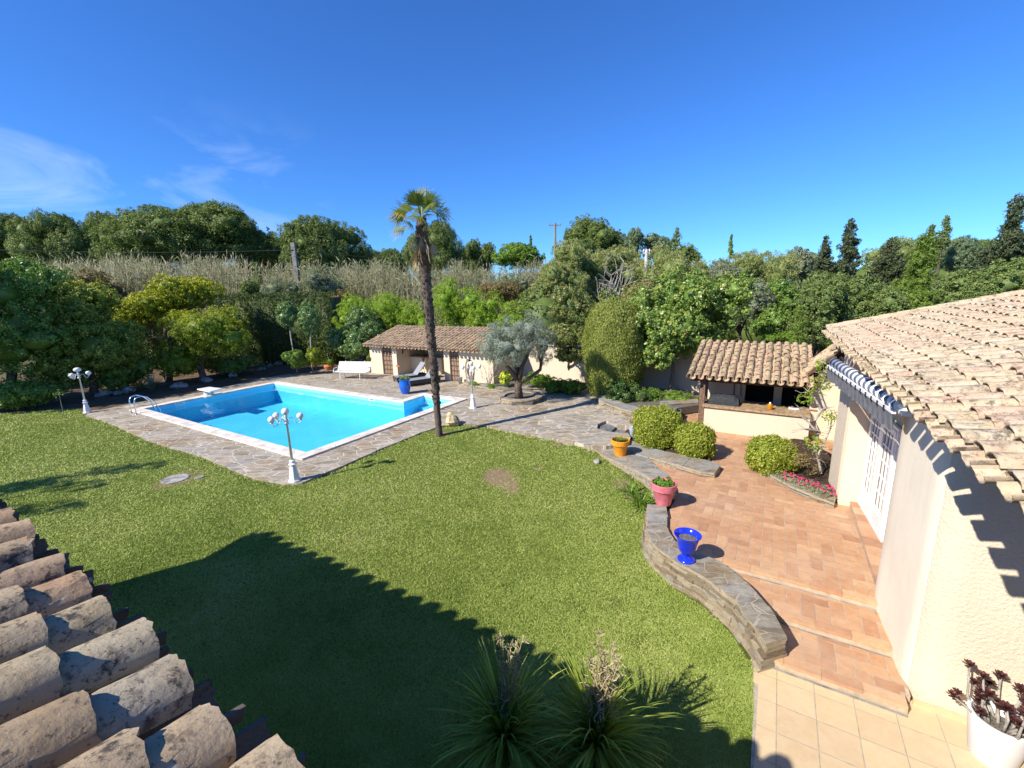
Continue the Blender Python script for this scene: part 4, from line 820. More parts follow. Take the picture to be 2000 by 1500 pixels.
# french door
dr = MB()
def dpt(p, z, off=0.0): return W(p, q_d(p) + off, z)
def dbar(b, p0, p1, z0, z1, o0, o1, mi=0): b.obox(dpt(p0, z0, o0), dpt(p1, z0, o0) - dpt(p0, z0, o0), UP * (z1 - z0), E2 * (o1 - o0), 0.5, mi)
p0, p1, z0, z1 = 10.08, 11.78, -0.115, 2.16
dbar(dr, p0, p0 + 0.07, z0, z1, 0, 0.06); dbar(dr, p1 - 0.07, p1, z0, z1, 0, 0.06); dbar(dr, p0 + .07, p1 - .07, z1 - 0.07, z1, 0, 0.06); dbar(dr, p0 + .07, p1 - .07, z0, z0 + 0.05, 0, 0.06)
door = attach(dr.build('french_door', 'white_paint'), o)
hw = (p1 - p0 - 0.14) / 2
for s in (0, 1):
    a = p0 + 0.07 + s * hw; e = a + hw; b = MB()
    dbar(b, a + .004, a + 0.11, z0 + .055, z1 - .075, 0.012, 0.07); dbar(b, e - 0.11, e - .004, z0 + .055, z1 - .075, 0.012, 0.07); dbar(b, a + .11, e - .11, z1 - 0.18, z1 - .075, 0.012, 0.07); dbar(b, a + .11, e - .11, z0 + .055, z0 + 0.45, 0.012, 0.055)
    dbar(b, a + .15, e - .15, z0 + .13, z0 + 0.38, 0.055, 0.064)
    for m_ in range(1, 3): pm = a + .11 + (hw - .22) * m_ / 3; dbar(b, pm - .014, pm + .014, z0 + .45, z1 - .18, 0.02, 0.058)
    for m_ in range(1, 5): zm = z0 + .45 + (z1 - .18 - z0 - .45) * m_ / 5; dbar(b, a + .11, e - .11, zm - .014, zm + .014, 0.022, 0.056)
    attach(b.build('door_leaf', 'white_paint'), o).parent = door
    b = MB(); dbar(b, a + .10, e - .10, z0 + .44, z1 - .17, 0.02, 0.034); attach(b.build('pane', 'pane_glass'), o).parent = door
for ch in door.children: ch.matrix_parent_inverse = Matrix.Identity(4)
b = MB(); dbar(b, p1 + 0.004, p1 + 0.03, z0, z1, 0, 0.03); attach(b.build('door_track', 'black'), o)
# roof over the wing
ra = rad(59.6); RA = np.array([math.cos(ra), math.sin(ra), 0]); RL = np.array([-math.sin(ra), math.cos(ra), 0]); u2 = unit(-RL + UP * 0.239)
r0 = W(1.4, -1.58, 3.5 - 0.125); ncols = 44
tile_roof('roof', rel(o, r0), RA, u2, ncols, 20, 0.333, 0.40, 'tile_pale', o, seed=11, seg=10, protrude=0.13, jit=1.3, first=0.27, flat=0.72)
b = MB(); nn = np.cross(RA, u2); nn = nn if nn[2] > 0 else -nn
b.obox(rel(o, r0) - nn * 0.10 + u2 * 0.12, RA * (ncols * 0.333), u2 * 8.2, nn * 0.035); b.build('roof_deck', 'mortar_light', o)
b = MB()
for row in range(2):                                     # corbelled tile cornice under the eave
    for i in range(42): b.tube([rel(o, r0) + RA * (0.333 * i + 0.16 + 0.16 * row) + u2 * (0.06 + 0.12 * row) - UP * (0.16 + 0.0 * row), rel(o, r0) + RA * (0.333 * i + 0.16 + 0.16 * row) + u2 * 0.62 - UP * (0.24 + 0.07 * row)], 0.06, 6, float(R.random()))
b.build('cornice', 'tile_pale', o)
b = MB(); e0 = rel(o, r0) + RA * (ncols * 0.333 + 0.02)       # cap row down the far gable edge
b.obox(e0 - u2 * 0.0 - nn * 0.08, RA * 0.05, u2 * 8.3, nn * 0.19, 0.5, 1); j = 0
for j in range(20):
    c = e0 + u2 * (0.41 * j) + nn * 0.10; b.tube([c, c + u2 * 0.45], [0.115, 0.095], 10, float(R.random()), 0)
b.build('roof_edge', ['tile_pale', 'stucco'], o)
# small gable and wall where the wing meets the barbecue shelter
b = MB(); g0 = atp(1557, 738, 16.75); g1 = atp(1646, 676, 16.75)
V = [W(16.95, -1.16, -0.4), W(16.95, -3.0, -0.4), W(16.95, -3.0, g1[2] + 0.6), W(16.95, pq(g0)[1] - 0.25, g0[2] - 0.12), W(16.95, -1.16, g0[2] - 0.25)]
V = [W(16.95, -1.16, -0.4), W(16.95, -3.0, -0.4), W(16.95, -3.0, 3.4), W(16.95, -2.05, 2.95), W(16.95, -1.16, 2.05)]
b.add(V, [(0, 1, 2, 3, 4)]); b.add([v + E1 * 1.5 for v in V], [(4, 3, 2, 1, 0)]); b.add([V[0], V[4], V[4] + E1 * 1.5, V[0] + E1 * 1.5], [(0, 1, 2, 3)])
attach(b.build('gable_wall', 'stucco'), o)
d_ = unit(g1 - g0); L = np.linalg.norm(g1 - g0) + 0.25; nn2 = unit(np.cross(E1, d_)); nn2 = nn2 if nn2[2] > 0 else -nn2
b = MB(); b.obox(g0 - d_ * 0.1 - nn2 * 0.05 - E1 * 0.1, d_ * (L + .1), E1 * 1.7, nn2 * 0.05, 0.4, 1)
for i in range(5):
    j = 0
    while j * 0.3 < L: c = g0 + d_ * (0.3 * j) + E1 * (0.02 + 0.3 * i - 0.1); b.tube([c, c + d_ * 0.34], [0.075, 0.06], 8, float(R.random()), 0); j += 1
attach(b.build('gable_roof', ['tile_mid', 'dark_wood']), o)
b = MB(); b.obox(g0 - d_ * 0.1 - nn2 * 0.50 + E1 * 0.06, d_ * (L + .1), E1 * 0.05, nn2 * 0.45, 0.4); b.obox(g0 - d_ * 0.12 - nn2 * 0.13 - E1 * 0.13, d_ * (L + .12), E1 * 0.03, nn2 * 0.08, 0.4); attach(b.build('gable_board', 'dark_wood'), o)
b = MB(); j = 0
while j * 0.24 < L - .1:
    c = g0 + d_ * (0.24 * j + 0.05) - nn2 * 0.44 - E1 * 0.03; b.obox(c, d_ * 0.075, E1 * 0.085, nn2 * 0.22, 0.6 + 0.4 * float(R.random())); j += 1
attach(b.build('corbel_row', 'tile_mid'), o)
# awning rolled up above the door
aw0 = g_ = atp(1630, 708, 12.2); aw1 = atp(1766, 805, 8.1); aw1[2] = aw0[2] - 0.04
ax = unit(aw1 - aw0); L = np.linalg.norm(aw1 - aw0); lat = unit(np.cross(UP, ax)); ang = math.atan2(ax[1], ax[0])
o = thing('awning', 'rolled striped awning with grey valance above the french door', 'awning', aw0, None, ang)
b = MB(); b.tube([(0, 0, 0), (L, 0, 0)], 0.105, 20); b.build('roll', 'stripe', o, True)
b = MB(); b.tube([(L + 0.001, 0.0, 0.02), (L + 0.05, 0.0, -0.05)], [0.10, 0.03], 12); b.box((L + 0.12, -0.03, -0.06), 0.16, 0.10, 0.06); b.build('end_cap', 'white_metal', o)
sd = 1 if np.dot(np.array([-math.sin(ang), math.cos(ang)]), E2[:2]) > 0 else -1
b = MB(); b.box((L / 2, sd * 0.115, -0.09), L, 0.05, 0.045); b.build('front_bar', 'white_metal', o)
b = MB(); n_ = int(L / 0.30)
vv = []; m_ = n_ * 8
for i in range(m_ + 1):
    x = L * i / m_; dz = -0.36 - 0.035 * abs(math.sin(PI * i / 8)); vv += [(x, sd * 0.13, -0.112), (x, sd * (0.10 + 0.01 * math.sin(i)), dz)]
b.add(vv, [(2 * i, 2 * i + 1, 2 * i + 3, 2 * i + 2) for i in range(m_)]); b.add([(x, y - sd * 0.004, z) for x, y, z in vv], [(2 * i, 2 * i + 2, 2 * i + 3, 2 * i + 1) for i in range(m_)]); b.build('valance', 'awning_cloth', o)
for i in range(n_): b = MB(); b.box((0.2 + 0.30 * i, sd * 0.142, -0.10), 0.055, 0.012, 0.075); b.build('bracket', 'black', o)

# ---- pool house
o = thing('pool_house', 'long low pool house with two panelled doors and open bar bay', 'pool house', W(19.8, 17, 0)); po = o
q18 = lambda x, y=740: pq(atp(x, y, 18.55))[1]
b = MB(); zt = 1.86
def pw(p0, p1, q0, q1, z0=-0.1, z1=zt): b.pqbox(p0, p1, q0, q1, z0, z1)
qa, qb, qc, qd_, qe, qf, qg, qh = q18(727), q18(750), q18(769.5), q18(778), q18(869), q18(880), q18(898.5), 12.5
pw(18.55, 18.8, qb, qa); pw(18.55, 18.8, qd_, qc); pw(18.8, 20.98, qd_, qd_ + 0.15); pw(18.55, 18.8, qf, qe); pw(18.8, 20.98, qe - 0.15, qe); pw(18.55, 18.8, qh, qg)
pw(18.8, 21.2, qa - 0.2, qa); pw(18.8, 21.2, qh, qh + 0.2); pw(21.0, 21.2, qh + .2, qa - .2, -0.1, 2.5)
pw(18.56, 18.79, qc, qb, 1.74, zt); pw(18.56, 18.79, qg, qf, 1.74, zt)
b.build('wall', 'stucco', None); attach(D.objects[b and 'wall.002'] if 'wall.002' in D.objects else D.objects['wall'], o)
s_u = unit(E1 + UP * 0.30); r0 = W(18.12, 22.0, 1.80)
tile_roof('roof', rel(o, r0), -E2, s_u, 36, 9, 0.268, 0.36, 'tile_mid', o, seed=21, seg=6, protrude=0.08, jit=1.4)
b = MB(); nn = np.cross(E2, s_u); nn = nn if nn[2] > 0 else -nn; b.obox(rel(o, r0) - nn * 0.07 + s_u * 0.08, -E2 * 9.6, s_u * 3.2, nn * 0.03, 0.5); b.build('roof_deck', 'dark_wood', o)
for (q0, q1) in ((qc, qb), (qg, qf)):
    b = MB(); b.pqbox(18.66, 18.70, q0 + .01, q1 - .01, -0.02, 1.735); dd = attach(b.build('door', 'door_wood'), o); b = MB(); wd_ = q1 - q0
    for r_ in range(6):
        for c_ in range(3):
            za = 0.06 + r_ * 0.275; b.pqbox(18.635, 18.66, q0 + .05 + c_ * (wd_ - .1) / 3 + .02, q0 + .05 + (c_ + 1) * (wd_ - .1) / 3 - .02, za, za + 0.2)
    pn = attach(b.build('door_panel', 'panel_wood'), o); pn.parent = dd; pn.matrix_parent_inverse = Matrix.Identity(4)
b = MB(); qx0, qx1 = pq(atp(786, 715, 19.7))[1], pq(atp(832, 715, 19.7))[1]
b.pqbox(19.7, 20.3, qx1, qx0, 0.0, 0.98, 0.5, 0); b.pqbox(20.0, 20.9, qx1 - 1.0, qx1, 0.0, 0.98, 0.5, 0); b.pqbox(19.62, 20.35, qx1 - .06, qx0 + .06, 0.98, 1.05, 0.5, 1); attach(b.build('bar_counter', ['stucco_smooth', 'counter_wood']), o)
b = MB(); b.pqbox(18.82, 20.98, qe, qd_, 1.78, 1.82); attach(b.build('ceiling', 'beam_wood'), o)
# little wall ornaments
def orn(name, px_, py_, p, pts, mat, th=0.02):
    c = atp(px_, py_, p); b = MB(); V = [c - E2 * x + UP * y for x, y in pts]; n = len(V); b.add([v for v in V] + [v - E1 * th for v in V], [tuple(range(n - 1, -1, -1)) if False else tuple(range(n)), tuple(range(2 * n - 1, n - 1, -1))] + [(i, (i + 1) % n, n + (i + 1) % n, n + i) for i in range(n)]); attach(b.build(name, mat), o)
orn('leaf_ornament', 827, 702, 19.69, [(0, -.13), (.10, -.02), (.09, .1), (0, .2), (-.1, .08), (-.09, -.04)], 'rust_red')
orn('fan_ornament', 777, 715, 18.54, [(-.16, -.03), (.16, -.03), (.15, 0), (.10, .07), (.05, .01), (0, .07), (-.05, .01), (-.10, .07), (-.15, 0)], 'terracotta_pot')
orn('moon_ornament', 785, 686, 18.8, [(0, -.2), (.12, -.08), (.14, .06), (.02, .2), (.05, .06), (.04, -.06)], 'black')
orn('hanging_lamp', 791, 681, 18.9, [(-.03, -.1), (.03, -.1), (.05, .02), (.01, .16), (-.01, .16), (-.05, .02)], 'black', 0.06)
# hose on the wall and bucket
c = atp(916, 706, 18.5); o = thing('garden_hose', 'coiled garden hose hanging on the pool house wall', 'hose', c); b = MB(); rg = np.random.default_rng(5)
b.obox(np.array([0, 0, 0]) - E2 * -0.09, -E2 * 0.18, UP * 0.12, -E1 * 0.12, 0.5); b.build('hanger', 'black', o); b = MB()
for i in range(7):
    th = np.linspace(0, 2 * PI, 26); ra_, rb_ = 0.19 + rg.normal(0, .025), 0.52 + rg.normal(0, .06); cz = -rb_ + 0.06; b.tube(np.array([E2 * math.cos(t) * ra_ * (1 + 0.12 * math.sin(2 * t + i)) + UP * (cz + math.sin(t) * rb_) - E1 * (0.04 + 0.016 * i) for t in th]), 0.016, 6, caps=False)
b.build('coil', 'hose', o, True)
o = thing('watering_bucket', 'small galvanised bucket beside the panelled door', 'bucket', G(899, 749, 0)); b = MB(); b.lathe([(0.10, 0), (0.14, 0.34), (0.15, 0.35), (0.13, 0.35), (0.10, 0.04)], (0, 0, 0), 14); b.build('pail', 'zinc', o, True); th = np.linspace(0, PI, 10); b = MB(); b.tube([(0.14 * math.cos(t), 0, 0.33 + 0.15 * math.sin(t)) for t in th], 0.008, 5); b.build('handle', 'zinc', o)

# ---- garden wall behind the beds
o = thing('garden_wall', 'cream plastered boundary wall behind olive tree and cypress', 'wall', W(20.9, 5, 0)); b = MB(); zc = atp(1110, 678, 20.8)[2]
b.pqbox(20.85, 21.05, -4, 12.3, -0.4, zc); attach(b.build('wall', 'stucco_white'), o); b = MB(); b.pqbox(20.78, 21.12, -4, 12.3, zc, zc + 0.07); attach(b.build('wall_cap', 'stucco'), o)

# ---- barbecue shelter
o = thing('barbecue_shelter', 'open barbecue shelter with tiled roof over a plastered counter', 'shelter', W(17.4, 0.8, TZ)); bo = o
s_u = unit(E1 + UP * 0.29); r0 = W(16.02, 2.62, 1.70)
tile_roof('roof', rel(o, r0), -E2, s_u, 14, 9, 0.262, 0.36, 'tile_mid', o, seed=31, seg=8, protrude=0.07, jit=1.5)
b = MB(); nn = np.cross(E2, s_u); nn = nn if nn[2] > 0 else -nn; b.obox(rel(o, r0) - nn * 0.08 + s_u * 0.06, -E2 * 3.66, s_u * 3.3, nn * 0.035); b.build('roof_deck', 'dark_wood', o)
b = MB(); b.pqbox(16.40, 16.56, -1.0, 2.5, 1.50, 1.66); b.pqbox(16.56, 20.5, 2.30, 2.44, 1.60, 1.70); attach(b.build('beam', 'dark_wood'), o)
for i, (p, q) in enumerate(((16.48, 2.08), (17.5, 2.12))): b = MB(); b.pqbox(p - .085, p + .085, q - .085, q + .085, -0.4, 1.5 if i == 0 else 1.62); attach(b.build('post', 'beam_wood'), o)
for i in range(8):
    q = 2.4 - 0.45 * i; b = MB(); v = W(16.1, q, 1.60); b.obox(v, E2 * 0.08, s_u * 3.0, nn * 0.05); attach(b.build('rafter', 'beam_wood'), o)
b = MB(); b.pqbox(16.25, 16.5, -1.16, 1.96, -0.5, 0.62); attach(b.build('counter_wall', 'stucco_white'), o)
b = MB(); b.pqbox(16.17, 17.15, -1.16, 2.02, 0.625, 0.69); b.pqbox(16.5, 17.15, -1.16, 2.0, 0.1, 0.62); attach(b.build('counter_top', 'counter_wood'), o)
q1_, q2_, q3_, q4_ = (pq(atp(x, 770, 18.0))[1] for x in (1455, 1511, 1527, 1580))
b = MB(); b.pqbox(18.0, 18.25, q1_, 2.12, -0.4, 2.15); b.pqbox(18.0, 18.25, q3_, q2_, -0.4, 2.15); b.pqbox(18.0, 18.25, q2_, q1_, -0.4, 0.5); b.pqbox(18.0, 18.25, q4_ - 0.8, q3_, -0.4, 0.45); attach(b.build('back_wall', 'stucco'), o)
b = MB(); b.pqbox(18.26, 19.3, q2_ - .02, q1_ + .02, 0.3, 2.3); b.pqbox(18.26, 19.0, q4_ - .8, q3_ + .02, 0.3, 2.3); attach(b.build('dark_niche', 'niche_black'), o)  # solid black blocks stand in for the dark depth of both openings
b = MB(); c = atp(1552, 775, 17.9); b.tube([c - UP * .25, c, c + UP * 0.07 - E1 * .05, c + UP * .03 - E1 * .16], 0.016, 8); attach(b.build('tap', 'chrome', None, True), o)
b = MB(); c = atp(1432, 780, 17.98); b.tube([c - UP * .3, c + UP * .85], 0.012, 6); b.tube([atp(1447, 750, 17.98), atp(1447, 775, 17.98)], 0.012, 6); attach(b.build('flue_wire', 'dark_wood'), o)
b = MB(); c = W(16.9, q4_ + 0.55, 0.70); b.obox(c, -E2 * 0.75, E1 * 0.3, UP * 0.03); attach(b.build('sink_board', 'counter_wood'), o)
o = thing('covered_grill', 'dark fabric cover over a low grill on the counter', 'grill cover', W(16.65, 1.55, 0.69)); b = MB(); rg = np.random.default_rng(2)
x_ = -E2; y_ = E1; prof = [(-.03, 0.0), (-0.02, .10), (.05, .30), (.20, .36), (.36, .34), (.45, .12), (.46, 0)]; V = []; F = []; ns = 14
for i in range(ns):
    t = i / (ns - 1); e = 1 - 0.38 * (abs(2 * t - 1) ** 5); xx = -0.35 + 1.02 * t
    for (yy, z) in prof: V.append(x_ * (xx + 0.12 * z * (1 if t < .2 else -1 if t > .8 else 0)) + y_ * (yy - .2) + UP * (max(0, z * e + rg.normal(0, .012) if z > 0 else 0)))
m_ = len(prof)
for i in range(ns - 1):
    for j in range(m_ - 1): F.append((i * m_ + j, i * m_ + j + 1, (i + 1) * m_ + j + 1, (i + 1) * m_ + j))
F += [tuple(range(m_)), tuple(range(ns * m_ - 1, (ns - 1) * m_ - 1, -1))]; b.add(V, F); b.build('cover', 'dark_fabric', o, True)
b = MB(); b.tube([x_ * -.35 + UP * .1, x_ * -.48 + UP * .12, x_ * -.58 + UP * .0, x_ * -.62 - UP * .12], 0.018, 6); b.build('cable', 'hose', o, True)
c = G(1503, 800, 0.69); o = thing('honey_jar', 'amber glass jar standing on the shelter counter', 'jar', c); b = MB(); b.lathe([(.075, 0), (.085, .02), (.085, .15), (.075, .19), (.06, .2)], (0, 0, 0), 14); b.build('glass_body', 'amber_glass', o, True); b = MB(); b.ball((0, 0, .225), .032, 10, 8); b.build('stopper', 'white_paint', o, True)
c = G(1540, 799, 0.70); o = D.objects.new('white_tray', None); D.objects.remove(o); b = MB(); b.obox(np.zeros(3), -E2 * 0.34, E1 * 0.22, UP * 0.03); b.obox(np.array([0, 0, .03]), -E2 * 0.34, E1 * 0.012, UP * 0.015); t_ = b.build('tray', 'white_paint'); t_.location = tuple(c); tag(t_, 'white flat tray at the right end of the counter', 'tray')

# ------------------------------------------------------------------ lamps
def lamp(loc, label, globes, big=1.0):
    o = thing('garden_lamp', label, 'lamp post', loc, 'white globe lamps round the pool'); b = MB()
    b.lathe([(.16, 0), (.16, .04), (.13, .05), (.115, .2), (.075, .42), (.06, .44), (.10, .46), (.105, .49), (.06, .51), (.05, .53), (.075, .555), (.075, .58), (.035, .60)], (0, 0, 0), 8); b.build('base', 'white_metal', o)
    b = MB(); b.lathe([(.034, .60), (.024, 1.58), (.06, 1.59), (.06, 1.615), (.03, 1.63), (.04, 1.70), (.03, 1.78), (.05, 1.80), (.028, 1.84)], (0, 0, 0), 12); b.build('post', 'white_metal', o, True)
    def gl(c, r, flat=1.0): b = MB(); b.ball(c, r, 18, 12, sc=(1, 1, flat)); b.build('globe', 'globe_glass', o, True)
    if globes[0]: gl((0, 0, 1.84 + .095 * big * .9), .095 * big, 1 if big == 1 else 0.72)
    for an, kind in globes[1:]:
        d = np.array([math.cos(an), math.sin(an), 0]); z = UP; pth = [d * .03 + z * 1.64, d * .07 + z * 1.73, d * .13 + z * 1.765, d * .19 + z * 1.71, d * .22 + z * 1.62, d * .28 + z * 1.585, d * .34 + z * 1.62, d * .35 + z * 1.68]
        b = MB(); b.tube(pth, 0.011, 7); b.lathe([(.02, 0), (.05, .03), (.035, .05)], d * .35 + z * 1.67, 10); b.build('arm', 'white_metal', o, True)
        if kind == 1: gl(d * .35 + z * 1.79, .085)
        elif kind == 2: gl(d * .35 + z * 1.79, .10, .85)
        else: b = MB(); b.lathe([(.05, 0), (.05, .03), (.02, .05), (.025, .10)], d * .35 + z * 1.72, 8); b.build('bare_socket', 'white_metal', o)
    return o
lamp(G(576, 939, 0), 'white lamp with four globes on the near corner of the deck', [1, (0.12, 1), (2.75, 1), (3.95, 1)])
lamp(G(171, 806, 0), 'white lamp with one globe missing at the lawn edge by dark trees', [1, (0.35, 2), (3.3, 0), (-1.4, 1)], 1.45)
lamp(G(924, 797, 0), 'white lamp with thin post standing right of the palm', [1, (0.25, 1), (3.3, 1), (-1.2, 1)])

# ------------------------------------------------------------------ bench, loungers, jar
c = (G(657, 741, 0) + G(710, 742, 0)) / 2; dv_ = G(710, 742, 0) - G(657, 741, 0); o = thing('park_bench', 'white slatted bench on the deck beyond the pool', 'bench', c, None, math.atan2(dv_[1], dv_[0]))
L = 2.15; b = MB()
for i in range(7): b.box((0, 0.02 + i * 0.068, 0.43 + 0.004 * (i - 3) ** 2 * 0.3), L, 0.058, 0.022)
b.build('seat', 'white_paint', o); b = MB()
for i in range(8): b.box((0, 0.50 + i * 0.034, 0.50 + i * 0.062), L, 0.02, 0.054)
b.build('backrest', 'white_paint', o)
for s in (-1, 1):
    b = MB(); x = s * L * 0.30
    b.tube([(x, 0.04, 0), (x, 0.06, 0.41)], 0.025, 8); b.tube([(x, 0.58, 0), (x, 0.42, 0.38), (x, 0.50, 0.5), (x, 0.76, 1.0)], 0.025, 8); b.tube([(x, 0.06, 0.40), (x, 0.45, 0.40)], 0.022, 8); b.build('leg_frame', 'white_metal', o)
    b = MB(); x = s * (L / 2 - 0.03); b.tube([(x, 0.04, 0.44), (x, 0.06, 0.63), (x, 0.3, 0.66), (x, 0.62, 0.64)], 0.018, 8); b.build('armrest', 'white_metal', o)
def lounger(loc, rot, label, first=None):
    if first is not None: return dup(first, loc, rot, (1, 1, 1), label)
    o = thing('sun_lounger', label, 'sun lounger', loc, 'loungers in front of the pool house', rot); b = MB(); w = 0.72
    b.box((0.65, w / 2, 0.22), 1.3, 0.03, 0.20); b.box((0.65, -w / 2, 0.22), 1.3, 0.03, 0.20); b.box((0.015, 0, 0.22), 0.03, w - .03, 0.20); b.box((1.55, w / 2, 0.22), 0.5, 0.03, .2); b.box((1.55, -w / 2, 0.22), 0.5, 0.03, .2); b.box((1.79, 0, 0.22), 0.03, w - .03, 0.20); b.build('frame', 'rattan', o)
    b = MB(); b.box((0.64, 0, 0.31), 1.22, w - .04, 0.035); b.build('bed', 'mesh_grey', o)
    b = MB(); a = rad(50); b.obox(np.array([1.22, -w / 2 + .02, 0.31]), np.array([math.cos(a), 0, math.sin(a)]) * 0.82, np.array([0, w - .04, 0]), np.array([-math.sin(a), 0, math.cos(a)]) * 0.035); b.build('backrest', 'mesh_grey', o)
    for s in (-.2, .2): b = MB(); b.tube([(1.62, s, .78), (1.72, s, .3)], .015, 6); b.build('strut', 'rattan', o)
    for x in (0.06, 1.74):
        for s in (-1, 1): b = MB(); b.box((x, s * (w / 2 - .01), .06), .05, .05, .12); b.build('leg', 'rattan', o)
    return o
f1 = G(772, 747, 0); l0 = lounger(f1, rad(33), 'grey sun lounger nearer the bench, back raised')
lounger(G(795, 754, 0), rad(33), 'grey sun lounger half hidden by palm and blue jar', l0)
def plants_tuft(name, parent, c, n, L, w, mat, seed, spread=1.0, droop=0.5, up=0.8, r0=0.03, seg=5):
    """strap leaves arching out of one crown"""
    rng = np.random.default_rng(seed); Vs, Fs, As = [], [], []; off = 0
    for i in range(n):
        a = rng.uniform(0, 2 * PI); el = rng.uniform(0.1, 1.0) ** 0.7 * up; d = np.array([math.cos(a), math.sin(a), 0]); l = L * rng.uniform(0.65, 1.15); th = rad(90) * el + rad(5); p = np.asarray(c, float) + d * rng.uniform(0, r0)
        side = np.array([-d[1], d[0], 0]); pts = [p.copy()]; tilt = th; st = l / seg
        for s_ in range(seg): p = p + (d * math.cos(tilt) * spread + UP * math.sin(tilt)) * st; tilt -= droop * rng.uniform(0.6, 1.3) / seg * (1 + s_ * 0.4); pts.append(p.copy())
        ws = w * np.sin(np.linspace(0.35, 1, seg + 1) * PI) * rng.uniform(0.8, 1.2); ws[-1] = w * 0.04; V = []
        for q, ww in zip(pts, ws): V += [q - side * ww / 2 + UP * ww * 0.18, q, q + side * ww / 2 + UP * ww * 0.18]
        F = []
        for s_ in range(seg): F += [(3 * s_, 3 * s_ + 1, 3 * s_ + 4, 3 * s_ + 3), (3 * s_ + 1, 3 * s_ + 2, 3 * s_ + 5, 3 * s_ + 4)]
        Vs.append(np.array(V)); Fs.append(np.array(F) + off); As.append(np.full(len(V), rng.uniform(0, 1)) * 0.75 + 0.25 * np.repeat(np.linspace(0, 1, seg + 1), 3) * rng.random()); off += len(V)
    return newmesh(name, np.vstack(Vs), np.vstack(Fs), mat, parent, np.concatenate(As), smooth=True)
o = thing('flower_jar', 'tall glossy blue jar planted with green sprigs in front of the loungers', 'plant pot', G(792, 769, 0)); b = MB()
b.lathe([(.17, 0), (.18, .03), (.24, .2), (.285, .4), (.28, .52), (.24, .64), (.235, .68), (.27, .70), (.27, .73), (.22, .72), (.2, .6)], (0, 0, 0), 28); b.build('jar_body', 'jar_glaze', o, True); b = MB(); b.lathe([(.21, .6), (.0, .63)], (0, 0, 0), 14); b.build('soil', 'soil', o)
foliage('plant', [(np.array([0, 0, .78]), np.array([.26, .26, .12]))], 260, .10, 2.2, 'leaf_laurel', o, .5, 3, core=0)

# ------------------------------------------------------------------ pots
def pot(name, label, loc, prof, mat, soilz, soilr, plantfn=None, n=32, rimz=None):
    o = thing(name, label, 'plant pot', loc); b = MB(); b.lathe(prof, (0, 0, 0), n); pb = b.build('pot_body', mat, o, True); pb.data.set_sharp_from_angle(angle=rad(38))
    b = MB(); b.lathe([(soilr, soilz - .04), (soilr, soilz), (0.001, soilz + .01)], (0, 0, 0), 20); b.build('soil', 'gravel_soil', o)
    if plantfn: plantfn(o)
    return o
PR = [(.17, 0), (.245, .36), (.255, .37), (.285, .372), (.30, .52), (.29, .53), (.265, .525), (.25, .40)]
pot('flower_pot', 'orange glazed pot with spiky green plant on the stone wall', G(1211, 889, -.13), [(r * .92, z * .95) for r, z in PR], 'orange_glaze', .42, .24, lambda o: plants_tuft('plant', o, (0, 0, .42), 220, .17, .022, 'leaf_succulent', 5, .9, .3, .75, .18, 3))
pot('flower_pot', 'pink pot with bushy parsley green plant at the wall end', G(1295, 983, -.15), [(r * .98, z) for r, z in PR], 'pink_glaze', .46, .26, lambda o: foliage('plant', [(np.array([0, 0, .50]), np.array([.23, .23, .12]))], 1500, .055, 1.5, 'leaf_parsley', o, .35, 7, core=.5))
pot('garden_urn', 'cobalt blue flared urn with bare soil on the curved wall', G(1340, 1094, -.15), [(.15, 0), (.155, .035), (.14, .055), (.07, .085), (.06, .11), (.085, .14), (.145, .22), (.17, .34), (.185, .42), (.215, .50), (.235, .515), (.24, .53), (.23, .535), (.205, .515), (.165, .43), (.15, .35)], 'blue_glaze', .44, .165, None)
def aeonium(o):
    rng = np.random.default_rng(4); b = MB(); V = []; cs = []
    for i in range(26):
        a = rng.uniform(0, 2 * PI); r = rng.uniform(0.05, .19); p0 = np.array([math.cos(a) * r, math.sin(a) * r, .40]); out = np.array([math.cos(a + rng.normal(0, .5)), math.sin(a + rng.normal(0, .5)), 0]); h = rng.uniform(.16, .52)
        p1 = p0 + out * rng.uniform(.03, .12) + UP * h * .4; p2 = p1 + out * rng.uniform(.0, .10) + UP * h * .35; p3 = p2 + UP * h * .35 + rng.normal(0, .02, 3); b.tube([p0, p1, p2, p3], [.017, .014, .012, .010], 6, wob=.05, rng=rng); cs.append((p3, .085 * rng.uniform(.8, 1.3)))
        if rng.random() < .7:
            p4 = p2 + np.array([rng.normal(0, .1), rng.normal(0, .1), h * .3]); b.tube([p1, (p1 + p4) / 2 + UP * .02, p4], [.012, .010, .008], 6); cs.append((p4, .07 * rng.uniform(.8, 1.2)))
    b.build('stem', 'bark_pale', o, True); Vs, Fs, off = [], [], 0; As = []
    for c, r in cs:
        for j in range(26):
            a = j * 2.39996; el = .15 + 1.2 * (1 - j / 26); d = np.array([math.cos(a) * math.cos(el), math.sin(a) * math.cos(el), math.sin(el)]); s = np.array([-math.sin(a), math.cos(a), 0]); l = r * (0.55 + .5 * j / 26); q = [c, c + d * l * .65 + s * l * .26, c + d * l, c + d * l * .65 - s * l * .26]; Vs += q; Fs.append([off, off + 1, off + 2, off + 3]); off += 4; As += [rng.uniform(0, 1)] * 4
    newmesh('rosette', np.array(Vs), np.array(Fs), 'aeonium', o, np.array(As))
pot('white_planter', 'white tapered planter with purple black aeonium by the house corner', G(1936, 1478, -.62), [(.185, 0), (.20, .02), (.265, .52), (.27, .545), (.262, .56), (.235, .555), (.215, .42)], 'white_planter', .42, .215, aeonium, 40)
